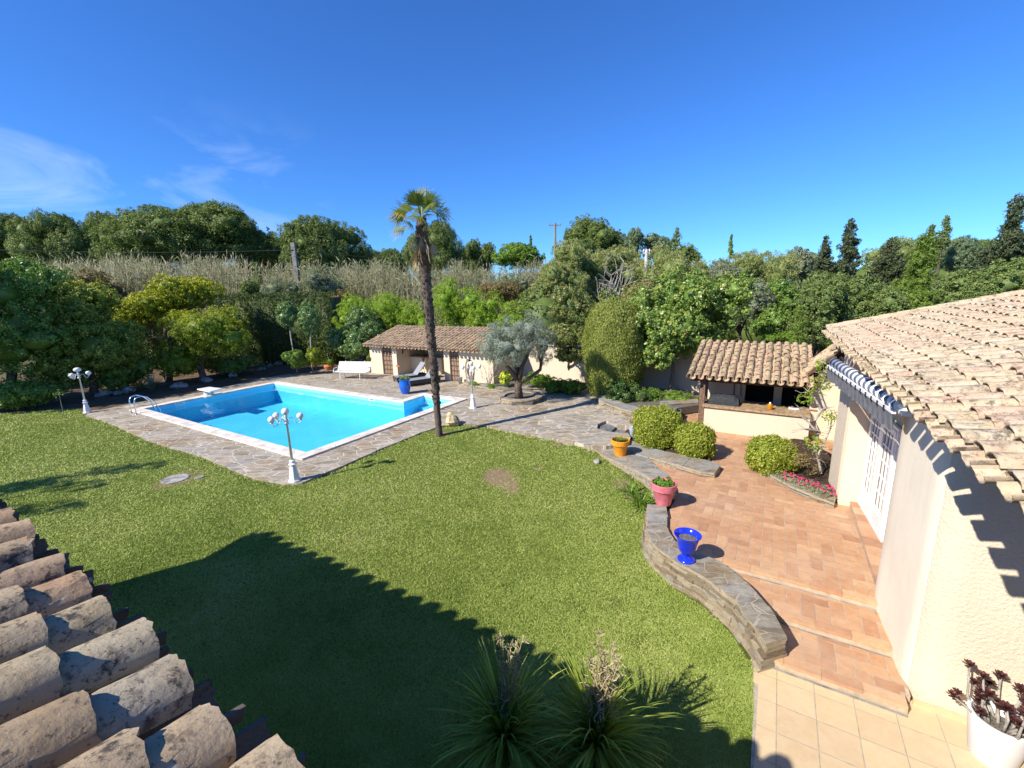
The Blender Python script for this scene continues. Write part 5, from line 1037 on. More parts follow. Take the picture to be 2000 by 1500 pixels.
pot('flower_pot', 'small red terracotta pot with yellow green leaves left of the bench', G(643, 722, 0), [(.20, 0), (.30, .15), (.32, .26), (.25, .36), (.28, .40), (.24, .40), (.2, .3)], 'terracotta_pot', .33, .2, lambda o: plants_tuft('plant', o, (0, 0, .33), 60, .5, .07, 'leaf_bright', 6, .8, .9, .9, .12, 4), 20)

# ------------------------------------------------------------------ planting
def fl(name, label, cat, loc, group=None): return thing(name, label, cat, loc, group)
# --- the tall fan palm
base = G(858, 849, 0); o = fl('fan_palm', 'tall fan palm with shaggy dark trunk standing at the lawn edge', 'palm tree', base)
pp = [(858, 849), (853, 790), (849, 740), (844, 680), (838, 610), (832, 550), (828, 500), (825, 460), (823, 425)]
pth = np.array([at(x, y, base[1]) for x, y in pp]) - base; pth[0, 2] = -0.1
fine = np.stack([np.interp(np.linspace(0, 1, 90), np.linspace(0, 1, len(pth)), pth[:, i]) for i in range(3)], 1); b = MB(); rg = np.random.default_rng(8)
rr = np.interp(np.linspace(0, 1, 90), [0, .02, .08, .35, .7, .9, 1], [.15, .13, .105, .135, .165, .175, .15]); b.tube(fine, rr * (1 + rg.normal(0, .05, 90)), 14, .35, wob=.06, rng=rg)
for i in range(620):                                       # old leaf bases
    t = rg.uniform(.12, .93); c = np.array([np.interp(t, np.linspace(0, 1, 90), fine[:, j]) for j in range(3)]); r_ = np.interp(t, np.linspace(0, 1, 90), rr); a = rg.uniform(0, 2 * PI); d = np.array([math.cos(a), math.sin(a), 0]); s = np.array([-d[1], d[0], 0])
    q = [c + d * r_ * .9 - s * .05 - UP * .02, c + d * r_ * .9 + s * .05 - UP * .02, c + d * (r_ + rg.uniform(.015, .05)) + s * .03 + UP * rg.uniform(.05, .11), c + d * (r_ + rg.uniform(.015, .05)) - s * .03 + UP * rg.uniform(.05, .11)]; b.add(q, [(0, 1, 2, 3)], float(rg.random()))
b.build('trunk', 'palm_bark', o, True)
def fan(Vs, Fs, As, off, root, d, L, fanr, nl, rng, va, roll=0.0, sag=0.25, spread=2.5):
    """one palmate leaf: stalk, then pleated blades radiating from its end"""
    s = unit(np.cross(d, UP)); s = s if np.linalg.norm(s) > .1 else np.array([1., 0, 0]); u = unit(np.cross(s, d)); s, u = s * math.cos(roll) + u * math.sin(roll), u * math.cos(roll) - s * math.sin(roll)
    tip = root + d * L - UP * sag * L * .3; w = .014; q = [root - s * w, root + s * w, tip + s * w * .7, tip - s * w * .7]; Vs += q; Fs.append([off, off + 1, off + 2, off + 3]); As += [va * .6 + .2] * 4; off += 4
    for i in range(nl):
        a = (i / (nl - 1) - .5) * spread; dd = unit(d * math.cos(a) + s * math.sin(a) + u * .12 * math.cos(a * 2)); l = fanr * (0.75 + .25 * math.cos(a)) * rng.uniform(.9, 1.08); pw_ = l * math.sin(spread / nl / 2) * 0.56; pr = unit(np.cross(dd, u)); m1 = tip + dd * l * .55 - UP * .03 * l; e = tip + dd * l - UP * sag * l * rng.uniform(.3, .9)
        V = [tip, m1 + pr * pw_ + u * .012, e, m1 - pr * pw_ + u * .012]; Vs += V; Fs.append([off, off + 1, off + 2, off + 3]); off += 4; vv = float(np.clip(va + rng.normal(0, .1), 0, 1)); As += [vv, vv, min(1, vv + .2), vv]
    return off
top = fine[-1]
spec = [(-150, 8, .55, .85), (-165, 30, .55, .5), (170, 45, .6, .35), (110, 62, .65, .3), (60, 66, .6, .3), (35, 40, .6, .35), (12, 25, .55, .6), (-5, 2, .6, .7), (-15, -18, .75, .35), (-170, -8, .5, .8), (-120, 20, .5, .6), (-90, 10, .5, .65), (-60, 15, .5, .6), (-100, 45, .5, .4), (-60, 50, .55, .35), (150, 15, .5, .4), (90, 20, .5, .3), (45, 10, .55, .4), (135, 70, .55, .25), (80, 78, .6, .25), (5, 50, .6, .35), (-140, -15, .5, .7), (-30, 55, .6, .4), (-95, 62, .6, .35), (100, 40, .5, .3), (-45, -12, .5, .6)]
for i, (az, el, L, va) in enumerate(spec):
    Vs, Fs, As = [], [], []; a, e = rad(az), rad(el); d = np.array([math.cos(a) * math.cos(e), math.sin(a) * math.cos(e), math.sin(e)]); fan(Vs, Fs, As, 0, top + UP * rg.uniform(-.2, .12), d, L * rg.uniform(.85, 1.15), rg.uniform(.5, .68), 22, rg, va, rg.normal(0, .4), .3 if el > 30 else .6)
    newmesh('frond', np.array(Vs), np.array(Fs), 'palm_green', o, np.array(As))
Vs, Fs, As, off = [], [], [], 0
for i in range(24):                                        # the beard of dead leaves
    a = rg.uniform(0, 2 * PI); a = a if rg.random() < .45 else rg.uniform(rad(150), rad(270)); t = rg.uniform(-1.0, -.15); d = unit(np.array([math.cos(a) * .20, math.sin(a) * .20, -1.0]) + rg.normal(0, .1, 3)); off = fan(Vs, Fs, As, off, top + UP * t + np.array([math.cos(a), math.sin(a), 0]) * .14, d, rg.uniform(.25, .5), rg.uniform(.35, .6), 14, rg, rg.uniform(.2, .9), rg.uniform(0, 3), .1, 1.1)
newmesh('dead_skirt', np.array(Vs), np.array(Fs), 'palm_dead', o, np.array(As))

# --- olive tree in the ring
ob = G(1014, 776, .2); o = fl('olive_tree', 'silver leaved olive tree with forked trunk in a stone ring', 'olive tree', ob); Yo = ob[1]; rg = np.random.default_rng(12)
boxes = [(935, 985, 632, 705, Yo - .3), (960, 1020, 618, 690, Yo + .2), (1005, 1060, 612, 680, Yo), (1035, 1082, 640, 708, Yo + .1), (945, 1030, 650, 712, Yo - .8), (1000, 1070, 630, 690, Yo + .9), (985, 1045, 650, 705, Yo - .6)]
bl = [pxbox(*b_, depth=1.0) for b_ in boxes]; foliage('crown', local(bl, ob), 26000, .075, 3.0, 'leaf_silver', o, .32, 12, core=.5, out=.7, fill=.5)
b = MB(); e = lambda x, y, dY=0: at(x, y, Yo + dY) - ob
for pts, rr in (([(0, 0, -.2), e(1012, 755), e(1012, 742)], [.20, .16, .15]), ([e(1012, 745), e(1000, 728, -.1), e(988, 712, -.2), e(978, 692, -.3)], [.12, .10, .08, .05]), ([e(1012, 745), e(1013, 725, .2), e(1004, 705, .3), e(1005, 680, .3)], [.13, .11, .09, .05]), ([e(1014, 742), e(1020, 715, -.1), e(1032, 690, 0), e(1038, 665, .1)], [.11, .09, .08, .05]), ([e(1012, 750, .0), e(1035, 738, -.2), e(1055, 722, -.2), e(1058, 702, -.1), e(1063, 680, 0)], [.10, .085, .075, .06, .04]), ([e(1058, 715, -.1), e(1052, 695, 0), e(1054, 672, .1)], [.055, .05, .03])): b.tube(pts, rr, 9, wob=.05, rng=rg)
b.build('trunk', 'bark', o, True)

# --- shrubs and trees in front of the garden wall
def pxtree(*a, **k): return treebox(*a, **k)
pb = G(1112, 742, .05); pxtree('photinia_tree', 'slender photinia tree with reddish young leaves left of the clipped cypress', 'tree', [(1072, 1162, 556, 640, 21.2, 1.0), (1066, 1150, 620, 690, 21.0, 1.0), (1085, 1150, 670, 712, 21.0, .8)], 'leaf_photinia', 17000, .115, 2.1, pb, .075, 'bark', clump=.28, seed=31, k=4, core=.45, tipvar=.12)
cb = G(1196, 770, .05); o = fl('clipped_cypress', 'tall clipped cypress column with rounded top by the wall', 'cypress', cb); Yc = cb[1]
ct = at(1192, 583, Yc)[2] - cb[2]; rx = np.linalg.norm(at(1244, 680, Yc) - at(1132, 680, Yc)) / 2
prof_t = np.array([0, .04, .2, .45, .62, .78, .88, .95, 1.0]); prof_r = np.array([.70, .82, .95, 1.0, .98, .90, .76, .52, .05])
def cyl_fn(ct_, rx_, cx_=0.0):
    def fn(rng, n):
        t = rng.random(n) ** .9; a = rng.uniform(0, 2 * PI, n); lump = 1 + .045 * np.sin(3 * a + 9 * t) + .03 * np.sin(7 * a - 13 * t); r = np.interp(t, prof_t, prof_r) * rx_ * lump; P = np.stack([np.cos(a) * r, np.sin(a) * r, t * ct_], 1); dr = np.interp(t + .02, prof_t, prof_r) - np.interp(t - .02, prof_t, prof_r); Nn = unit(np.stack([np.cos(a), np.sin(a), -dr * rx_ / (.04 * ct_)], 1)); return P, Nn
    return fn
bc = MB(); bc.lathe([(r * rx * .93, t * ct * .985) for t, r in zip(prof_t, prof_r)], (0, 0, 0), 18)
surface_foliage('crown', cyl_fn(ct, rx), 40000, .085, 2.6, 'leaf_cypress', o, 32, (bc.V[0], [f for f in bc.F if len(f) == 4]), .035, (0, 0, 1), .8)
mb = G(1310, 768, .05); pxtree('magnolia_tree', 'broad glossy leaved tree with yellow and red tips over the garden wall', 'tree', [(1214, 1335, 588, 700, 19.4, 1.6), (1255, 1405, 514, 640, 20.0, 2.0), (1345, 1472, 538, 668, 19.8, 1.9), (1280, 1410, 605, 706, 19.0, 1.6), (1245, 1335, 655, 728, 18.8, 1.1), (1221, 1290, 550, 645, 20.2, 1.3)], 'leaf_magnolia', 42000, .165, 2.0, mb, .10, 'bark_grey', clump=.26, seed=33, k=4, core=.5, tipvar=.15, varhi=.88)
# rose bushes, ground cover
for i, (bx, mt, lb, n, sz) in enumerate([((1182, 1236, 742, 800, 17.9, .6), 'leaf_rose', 'rose bush with dark and reddish leaves at the left of the planter', 2600, .085), ((1220, 1276, 744, 802, 18.0, .6), 'leaf_rose', 'bright green rose bush with a white bloom in the planter', 2600, .085), ((1250, 1285, 786, 812, 17.5, .35), 'leaf_photinia', 'low straggly red green plant at the planter front', 800, .07)]):
    pxtree('rose_bush', lb, 'bush', [bx], mt, n, sz, 1.7, None, .02, 'bark', 'plants in the rose planter', .4, 40 + i, 3, .4, zbase=.1)
def cover(name, label, boxes, mat, n, sz, seed, asp=1.8, z=0.08, core=.6, **kw):
    o = treebox(name, label, 'ground cover', boxes, mat, n, sz, asp, None, 0, zbase=z, seed=seed, k=3, clump=.45, core=core, part='foliage', **kw); return o
cover('ivy_patch', 'fresh green ground cover along the wall right of the planter', [(1252, 1310, 758, 796, 18.5, .8), (1296, 1366, 763, 797, 18.0, .8)], 'leaf_bright', 6000, .075, 51)
cover('ivy_patch', 'leafy ground cover in half shade between olive and clipped cypress', [(1020, 1075, 728, 758, 21.0, .8), (1060, 1110, 735, 766, 20.6, .9), (1095, 1140, 742, 772, 20.0, .9)], 'leaf_bright', 9000, .085, 52)
o = cover('yellow_flowers', 'clump of yellow flowers at the corner of the pool house', [(972, 1000, 728, 758, 21.5, .5)], 'leaf_bright', 1500, .08, 53)
foliage('blossom', local([pxbox(974, 998, 728, 748, 21.2, .4)], o.location), 130, .10, 1.1, 'flower_yellow', o, .5, 54, core=0)
cover('low_plants', 'low green weeds beside the pool house wall', [(945, 972, 748, 762, 21.4, .4), (915, 940, 744, 754, 22.0, .3)], 'leaf_bright', 900, .06, 55)
sb = G(955, 757, .05); o = fl('bare_shrub', 'thin bare stemmed shrub against the pool house wall', 'shrub', sb); b = MB(); rg = np.random.default_rng(6)
for i in range(16): e_ = at(rg.uniform(928, 978), rg.uniform(688, 715), sb[1] + rg.normal(0, .3)) - sb; p_ = limb_path((rg.normal(0, .06), 0, 0), e_, rg, .12); b.tube(p_, np.linspace(.014, .004, len(p_)), 5)
b.build('stem', 'bark_pale', o); foliage('foliage', [(np.array([0, 0, 1.2]), np.array([.7, .4, .6]))], 160, .05, 2, 'leaf_jasmine', o, .5, 8, core=0)
# clipped box bushes
def boxbush(label, x0, x1, yt, yb, base, pw_, seed, n, flat=1.0):
    Y = base[1]; c, r = pxbox(x0, x1, yt, yb, Y); r = r * 0.93; r[1] = r[0]; o = fl('box_bush', label, 'bush', base, 'clipped box bushes on the terrace'); cz = c[2] - base[2]; off = c - base; off[1] = 0; rz = max(cz, r[2])
    def fn(rng, n):
        d = unit(rng.normal(size=(n, 3))); P = np.sign(d) * np.abs(d) ** (2 / pw_) ; P = d / (np.sum(np.abs(d) ** pw_, 1, keepdims=True) ** (1 / pw_)); a = np.arctan2(d[:, 1], d[:, 0]); P = P * (1 + .05 * np.sin(4 * a + 5 * d[:, 2])[:, None] + .03 * np.sin(9 * a - 7 * d[:, 2])[:, None] + (rng.random((n, 1)) < .05) * rng.uniform(.02, .13, (n, 1))); Nn = unit(np.sign(d) * np.abs(P) ** (pw_ - 1) / r); return P * r + np.array([off[0], 0, off[2]]), Nn
    bc = MB(); bc.ball((0, 0, 0), 1, 16, 10); Vc = bc.V[0]; Vc = Vc / (np.sum(np.abs(Vc) ** pw_, 1, keepdims=True) ** (1 / pw_)) * r * .93 + np.array([off[0], 0, off[2]])
    surface_foliage('foliage', fn, n, .058, 1.5, 'leaf_box', o, seed, (Vc, [f if len(f) == 4 else (*f, f[2]) for f in bc.F if len(f) == 4]), .025, None, .9); b = MB(); b.tube([(off[0], 0, -.15), (off[0], 0, cz)], .05, 6); b.build('stem', 'bark', o); return o
boxbush('large square clipped box bush above the slate curb', 1240, 1326, 798, 874, G(1286, 866, TZ + .1), 3.6, 61, 15000)
boxbush('round clipped box bush at the end of the slate curb', 1322, 1392, 829, 896, G(1358, 886, TZ + .1), 2.6, 62, 11000)
boxbush('round clipped box bush in front of the climbing shrub', 1466, 1547, 856, 924, G(1508, 914, TZ + .1), 2.7, 63, 11000)
cover('orange_shrublet', 'small rusty orange plant beside the large box bush', [(1227, 1243, 816, 838, 15.2, .2)], 'leaf_brown', 260, .06, 64, z=-.1)
# climbing shrub and pink flowers by the wing
kb = G(1590, 930, TZ + .1); o = fl('climbing_shrub', 'gnarled climbing shrub with sparse new leaves against the cream wall', 'shrub', kb); b = MB(); rg = np.random.default_rng(15); Yk = kb[1]
e = lambda x, y, dY=0: at(x, y, Yk + dY) - kb
mains = [[e(1604, 925), e(1598, 895, .1), e(1590, 870, .2), e(1598, 845, .3), e(1592, 820, .4)], [e(1598, 848, .2), e(1575, 820, .5), e(1562, 800, .5)], [e(1592, 822, .3), e(1605, 800, .4), e(1625, 795, .3)], [e(1598, 890, .1), e(1612, 860, .3), e(1622, 835, .4), e(1625, 805, .5)], [e(1600, 842, .2), e(1572, 838, .1), e(1560, 828, .2)], [e(1605, 805, .5), e(1590, 775, .8), e(1578, 765, .8)], [e(1612, 800, .5), e(1600, 765, .9), e(1612, 735, 1.0), e(1605, 705, 1.1)], [e(1606, 760, .8), e(1622, 745, .9), e(1636, 750, .9)], [e(1600, 730, 1), e(1620, 722, 1), e(1634, 728, 1)]]
for m_ in mains: b.tube(m_, np.linspace(.032, .012, len(m_)), 6, wob=.12, rng=rg)
for m_ in mains:
    for j in range(9): q = m_[rg.integers(0, len(m_))]; p_ = limb_path(q, q + rg.normal(0, .16, 3) + np.array([0, 0, .05]), rg, .2, 4); b.tube(p_, np.linspace(.010, .004, 4), 4)
b.build('stem', 'bark_pale', o)
bl = [pxbox(1582, 1612, 738, 770, Yk + .6, .25), pxbox(1594, 1618, 706, 730, Yk + .9, .25), pxbox(1562, 1584, 772, 788, Yk + .6, .2), pxbox(1606, 1632, 800, 822, Yk + .3, .2), pxbox(1578, 1600, 850, 880, Yk, .25), pxbox(1540, 1575, 870, 905, Yk - .2, .3), pxbox(1570, 1600, 890, 925, Yk - .2, .3)]
foliage('leaves', local(bl[:5], kb), 620, .075, 1.8, 'leaf_jasmine', o, .5, 16, core=0); foliage('leaves', local(bl[5:], kb), 420, .06, 2, 'leaf_brown', o, .5, 17, core=0)
fb = G(1575, 945, -.1); o = fl('pink_flowers', 'mat of bright pink flowers with grey leaves along the curb', 'flowers', fb); bl = [pxbox(1520, 1560, 912, 942, G(1540, 935, -.1)[1], .3), pxbox(1550, 1595, 922, 955, G(1572, 948, -.1)[1], .35), pxbox(1585, 1634, 930, 970, G(1610, 960, -.1)[1], .35)]
bl = [(np.array([c[0], c[1], -.08]), r * np.array([1, 1, .35])) for c, r in bl]
foliage('foliage', local(bl, fb), 3600, .05, 3, 'leaf_grey', o, .4, 18, core=.5); foliage('blossom', local([(c + np.array([.06, -.06, .06]), r * np.array([.8, .8, .9])) for c, r in bl], fb), 420, .055, 1.0, 'flower_pink', o, .25, 19, core=0)
# strap leaved plant at the foot of the wall
ab = G(1252, 985, -.42); o = fl('strap_plant', 'clump of green strap leaves at the foot of the wall by the pink pot', 'plant', ab)
plants_tuft('leaves', o, (0, 0, 0), 46, .55, .04, 'leaf_bright', 21, .9, 1.0, .85, .22, 5); plants_tuft('leaves', o, (-.12, .5, .05), 36, .48, .036, 'leaf_bright', 22, .9, 1.0, .85, .2, 5)
# the two yucca like cordylines below the window
for i, (x, y, sp, n, lb, sd_) in enumerate([(985, 1432, 1.0, 190, 'spiky strap leaved cordyline, the left one, mostly in the house shade', 71), (1165, 1440, 1.0, 210, 'spiky cordyline with sunlit flower spikes, right of its twin', 72)]):
    cb_ = G(x, y, -.12); cb_[2] = -.6; o = fl('cordyline', lb, 'plant', cb_, 'cordylines on the lawn below the window'); b = MB(); b.tube([(0, 0, -.1), (0.02, 0, .35), (0, .02, .62)], [.07, .06, .06], 8, wob=.1); b.build('stem', 'bark', o)
    plants_tuft('leaves', o, (0, 0, .40), n, .98, .032, 'leaf_yucca', sd_, 1.0, .55, .95, .06, 6); plants_tuft('leaves', o, (0.02, 0.02, .30), 130, .9, .032, 'leaf_yucca', sd_ + 5, 1.0, .9, .35, .05, 6)
    rg = np.random.default_rng(sd_); b = MB()
    for j in range(6 if i else 3):                          # dry branched flower spikes
        a = rg.uniform(.1, 2.2); p0 = np.array([0, 0, .6]); p1 = p0 + np.array([math.cos(a) * rg.uniform(.1, .45), math.sin(a) * rg.uniform(.2, .6), rg.uniform(.6, .95)]); pth = limb_path(p0, p1, rg, .06, 9); b.tube(pth, np.linspace(.012, .005, 9), 5)
        for q in range(2, 9):
            for w_ in range(8): dd = unit(rg.normal(size=3) + np.array([0, 0, .9])); L_ = .26 * (1.15 - q / 10); pq_ = limb_path(pth[q], pth[q] + dd * L_, rg, .25, 4); b.tube(pq_, .005, 4, float(rg.random()))
    b.build('flower_spike', 'leaf_straw', o)
# --- shaded bed on the left
for i, (x, y, n, L, w, mat, lb, stem) in enumerate([(526, 706, 70, .75, .07, 'leaf_agave', 'grey agave rosette catching light before the dark hedge', .35), (480, 718, 80, 1.0, .06, 'leaf_agave', 'spreading grassy rosette in half shade behind the pool', .1), (300, 766, 80, .95, .055, 'leaf_agave', 'grey strap leaved rosette in deep shade by the diving board', .1), (322, 745, 46, .7, .06, 'leaf_agave', 'yucca on a bare stem standing in the dark under the trees', 1.3), (512, 722, 40, .6, .07, 'leaf_agave', 'small agave at the left foot of the larger rosette', .05)]):
    cb_ = G(x, y, -.02); o = fl('agave_plant', lb, 'agave', cb_, 'agaves in the shaded bed')
    if stem > .2: b = MB(); b.tube([(0, 0, -.1), (.05, 0, stem * .5), (0, 0, stem)], .06, 7, wob=.1); b.build('stem', 'bark_pale', o)
    plants_tuft('leaves', o, (0, 0, stem), n, L, w, mat, 80 + i, .95, .5, .95, .05, 5)
def lolli(label, x0, x1, yt, yb, tx, ty, Y, seed, core=.8):
    bs = at(tx, ty, Y); bs[2] = -.05; c, r = pxbox(x0, x1, yt, yb, Y); o = fl('lollipop_tree', label, 'tree', bs, 'clipped lollipop trees by the wall')
    foliage('crown', local(lobes(c, r, 4, np.random.default_rng(seed), spread=.35), bs), 9000, .095, 1.7, 'leaf_laurel', o, .3, seed, core, fill=.25); e_ = c - bs; b = MB(); b.tube(limb_path((0, 0, -.1), e_, np.random.default_rng(seed), .04), .045, 7); b.build('trunk', 'bark_pale', o, True); return o
lolli('clipped lollipop tree with whiskery top and leaning pale trunk', 537, 584, 586, 646, 577, 690, 28.5, 91); lolli('rounder lollipop tree hiding behind the whiskery one', 580, 630, 577, 668, 608, 700, 28.0, 92)
for x0, x1, yt, yb, Y, lb, sd_ in ((555, 597, 680, 724, 27.0, 'dark ball bush in the shade left of its yellow topped twin', 93), (594, 634, 674, 718, 27.2, 'ball bush with sunlit yellow top before the lollipop trees', 94)):
    treebox('ball_bush', lb, 'bush', [(x0, x1, yt, yb, Y, .65)], 'leaf_hedge' if sd_ == 93 else 'leaf_acacia', 6500, .075, 1.6, None, .04, 'bark', 'ball bushes in the shaded bed', .25, sd_, 3, .8, fill=.2)
treebox('dark_bush', 'low glossy leaved bush at the left end of the lawn', 'bush', [(-20, 98, 740, 806, 20.2, 1.5)], 'leaf_dark', 9000, .12, 1.9, None, .04, clump=.3, seed=95, k=5, core=.6)
b = MB(); o = fl('lawn_sapling', 'thin staked sapling at the lawn edge left of the lamp', 'sapling', G(125, 811, 0)); b.tube([(0, 0, -.1), (0, 0, .55), (.02, 0, 1.1)], .012, 5); b.build('stem', 'bark_pale', o); foliage('leaves', [(np.array([.02, 0, 1.0]), np.array([.14, .14, .14]))], 60, .08, 2, 'leaf_laurel', o, .6, 3, core=0)

# --- the big trees and hedges left of the pool
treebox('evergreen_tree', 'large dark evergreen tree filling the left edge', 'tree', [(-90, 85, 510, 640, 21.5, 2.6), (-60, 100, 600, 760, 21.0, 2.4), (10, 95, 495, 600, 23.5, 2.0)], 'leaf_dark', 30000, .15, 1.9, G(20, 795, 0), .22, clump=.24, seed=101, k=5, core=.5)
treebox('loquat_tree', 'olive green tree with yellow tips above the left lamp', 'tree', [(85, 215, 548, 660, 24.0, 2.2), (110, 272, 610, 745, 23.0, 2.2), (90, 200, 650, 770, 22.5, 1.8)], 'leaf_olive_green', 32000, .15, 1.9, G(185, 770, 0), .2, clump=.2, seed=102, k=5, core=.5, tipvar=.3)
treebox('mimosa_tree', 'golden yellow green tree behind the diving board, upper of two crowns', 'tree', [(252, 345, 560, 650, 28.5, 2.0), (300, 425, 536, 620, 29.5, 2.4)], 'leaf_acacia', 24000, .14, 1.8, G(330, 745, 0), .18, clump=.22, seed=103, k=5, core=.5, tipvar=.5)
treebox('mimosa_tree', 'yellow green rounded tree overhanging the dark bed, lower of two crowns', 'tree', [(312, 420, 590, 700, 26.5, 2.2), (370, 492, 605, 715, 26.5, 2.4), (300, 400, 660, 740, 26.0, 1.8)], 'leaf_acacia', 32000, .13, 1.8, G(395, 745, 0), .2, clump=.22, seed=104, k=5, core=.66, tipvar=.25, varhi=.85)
treebox('dark_shrub', 'dark shrub under the trees behind the lamp', 'shrub', [(190, 300, 690, 770, 24.5, 1.6)], 'leaf_dark', 9000, .13, 1.9, None, .05, clump=.3, seed=105, k=4, core=.7)
treebox('dark_shrub', 'dark shrub under the mimosa trees beyond the pool', 'shrub', [(395, 500, 690, 735, 28.0, 1.5)], 'leaf_dark', 7000, .13, 1.9, None, .05, clump=.3, seed=106, k=4, core=.7)
treebox('brown_shrub', 'rusty brown shrub rising behind the loquat tree', 'shrub', [(130, 235, 528, 600, 33, 2.0)], 'leaf_brown', 9000, .16, 2.4, None, .08, clump=.3, seed=107, k=4, core=.5)
def hedge(label, A, B_, zt, th, mat, n, seed, name='clipped_hedge', sz=.12, lump=.12, asp=2.2, wav=0.0):
    """clipped hedge along a line A-B (world xy)"""
    A, B_ = np.asarray(A, float), np.asarray(B_, float); L = np.linalg.norm(B_[:2] - A[:2]); d = np.array([(B_ - A)[0], (B_ - A)[1], 0]) / L; s = np.array([-d[1], d[0], 0]); o = fl(name, label, 'hedge', (A[0], A[1], -.1)); top = lambda x: zt * (1 + wav * np.sin(x * 1.1 + seed) + wav * .7 * np.sin(x * 2.7))
    def fn(rng, n):
        x = rng.random(n) * L; side = rng.random(n); t = rng.random(n); tp = top(x); P = np.empty((n, 3)); Nn = np.empty((n, 3)); k1 = side < .62; k2 = (side >= .62) & (side < .9)
        lum = lump * (np.sin(x * 2.1) * np.sin(t * 7 + x) + rng.normal(0, .5, n)); y = np.where(k1, -th / 2 - lum, np.where(k2, (t - .5) * th, th / 2 + lum)); z = np.where(k2, tp + lum, t * tp); P = d * x[:, None] + s * y[:, None]; P[:, 2] = z; Nn = np.where(k1[:, None], -s, np.where(k2[:, None], UP, s)); return P, Nn
    bc = MB(); m_ = max(2, int(L / 1.0))
    for i in range(m_): x0, x1 = L * i / m_, L * (i + 1) / m_; bc.obox(d * x0 - s * th * .45, d * (x1 - x0), s * th * .9, UP * (float(top((x0 + x1) / 2)) * .95))
    surface_foliage('foliage', fn, n, sz, asp, mat, o, seed, (np.vstack(bc.V), bc.F), .06, (0, 0, 1), .8); return o
zA = at(500, 578, 33)
hedge('tall dark clipped cypress hedge behind the lollipop trees', at(425, 600, 33.5), at(655, 600, 32.0), zA[2] + .1, 1.6, 'leaf_dark_cypress', 26000, 111)
hedge('clipped cypress hedge glimpsed behind the mimosa crowns', at(60, 600, 33.0), at(300, 600, 34.5), at(225, 587, 34)[2], 1.6, 'leaf_dark_cypress', 16000, 112)
treebox('laurel_hedge', 'rounded laurel hedge standing left of the pool house', 'hedge', [(640, 720, 620, 712, 29.5, 1.2), (680, 750, 590, 690, 30.0, 1.4), (655, 730, 640, 712, 28.8, 1.0), (725, 760, 610, 650, 31, 1.0)], 'leaf_laurel', 20000, .12, 1.8, None, 0, clump=.25, seed=113, k=4, core=.55, part='foliage', zbase=0)
for i, (bx, lb) in enumerate([([(660, 735, 568, 665, 31.5, 1.4), (715, 800, 558, 668, 31.5, 1.5)], 'yellow green jasmine thicket left of the palm trunk'), ([(780, 860, 570, 670, 30.5, 1.4), (835, 915, 545, 668, 30.5, 1.5)], 'yellow green jasmine thicket right behind the palm trunk'), ([(890, 985, 560, 670, 29.5, 1.4), (960, 1062, 572, 690, 28.5, 1.4)], 'yellow green jasmine thicket above the olive tree')]):
    treebox('jasmine_thicket', lb, 'thicket', bx, 'leaf_jasmine', 20000, .125, 2.6, None, 0, 'bark', 'jasmine over the pool house', .22, 114 + i, 6, .45, part='foliage', zbase=0)
treebox('yellow_shrub', 'small yellow leaved shrub at the left corner of the pool house', 'shrub', [(716, 732, 690, 716, 27.4, .3)], 'leaf_acacia', 700, .09, 1.6, None, .02, clump=.4, seed=118, k=2, core=.4)
for i, (bx, mt, lb) in enumerate([([(515, 600, 545, 620, 36, 2.0)], 'leaf_greyolive', 'grey olive bush left of the concrete pole'), ([(600, 672, 512, 600, 37, 2.2)], 'leaf_greyolive', 'grey green wild olive right of the concrete pole'), ([(640, 700, 560, 625, 35, 1.6)], 'leaf_brown', 'dry brownish shrub above the laurel hedge'), ([(930, 1020, 548, 600, 34, 2.0)], 'leaf_brown', 'brown dry bush between reeds and jasmine'), ([(470, 520, 545, 600, 36, 1.6)], 'leaf_pine', 'small dark pine beside the reed bed'), ([(960, 1040, 530, 580, 37, 1.6)], 'leaf_greyolive', 'grey bush beneath the bright round tree')]):
    treebox('wild_bush', lb, 'bush', bx, mt, 9000, .15, 2.6, None, .08, 'bark_grey', 'wild bushes beyond the hedge', .3, 120 + i, 5, .5)

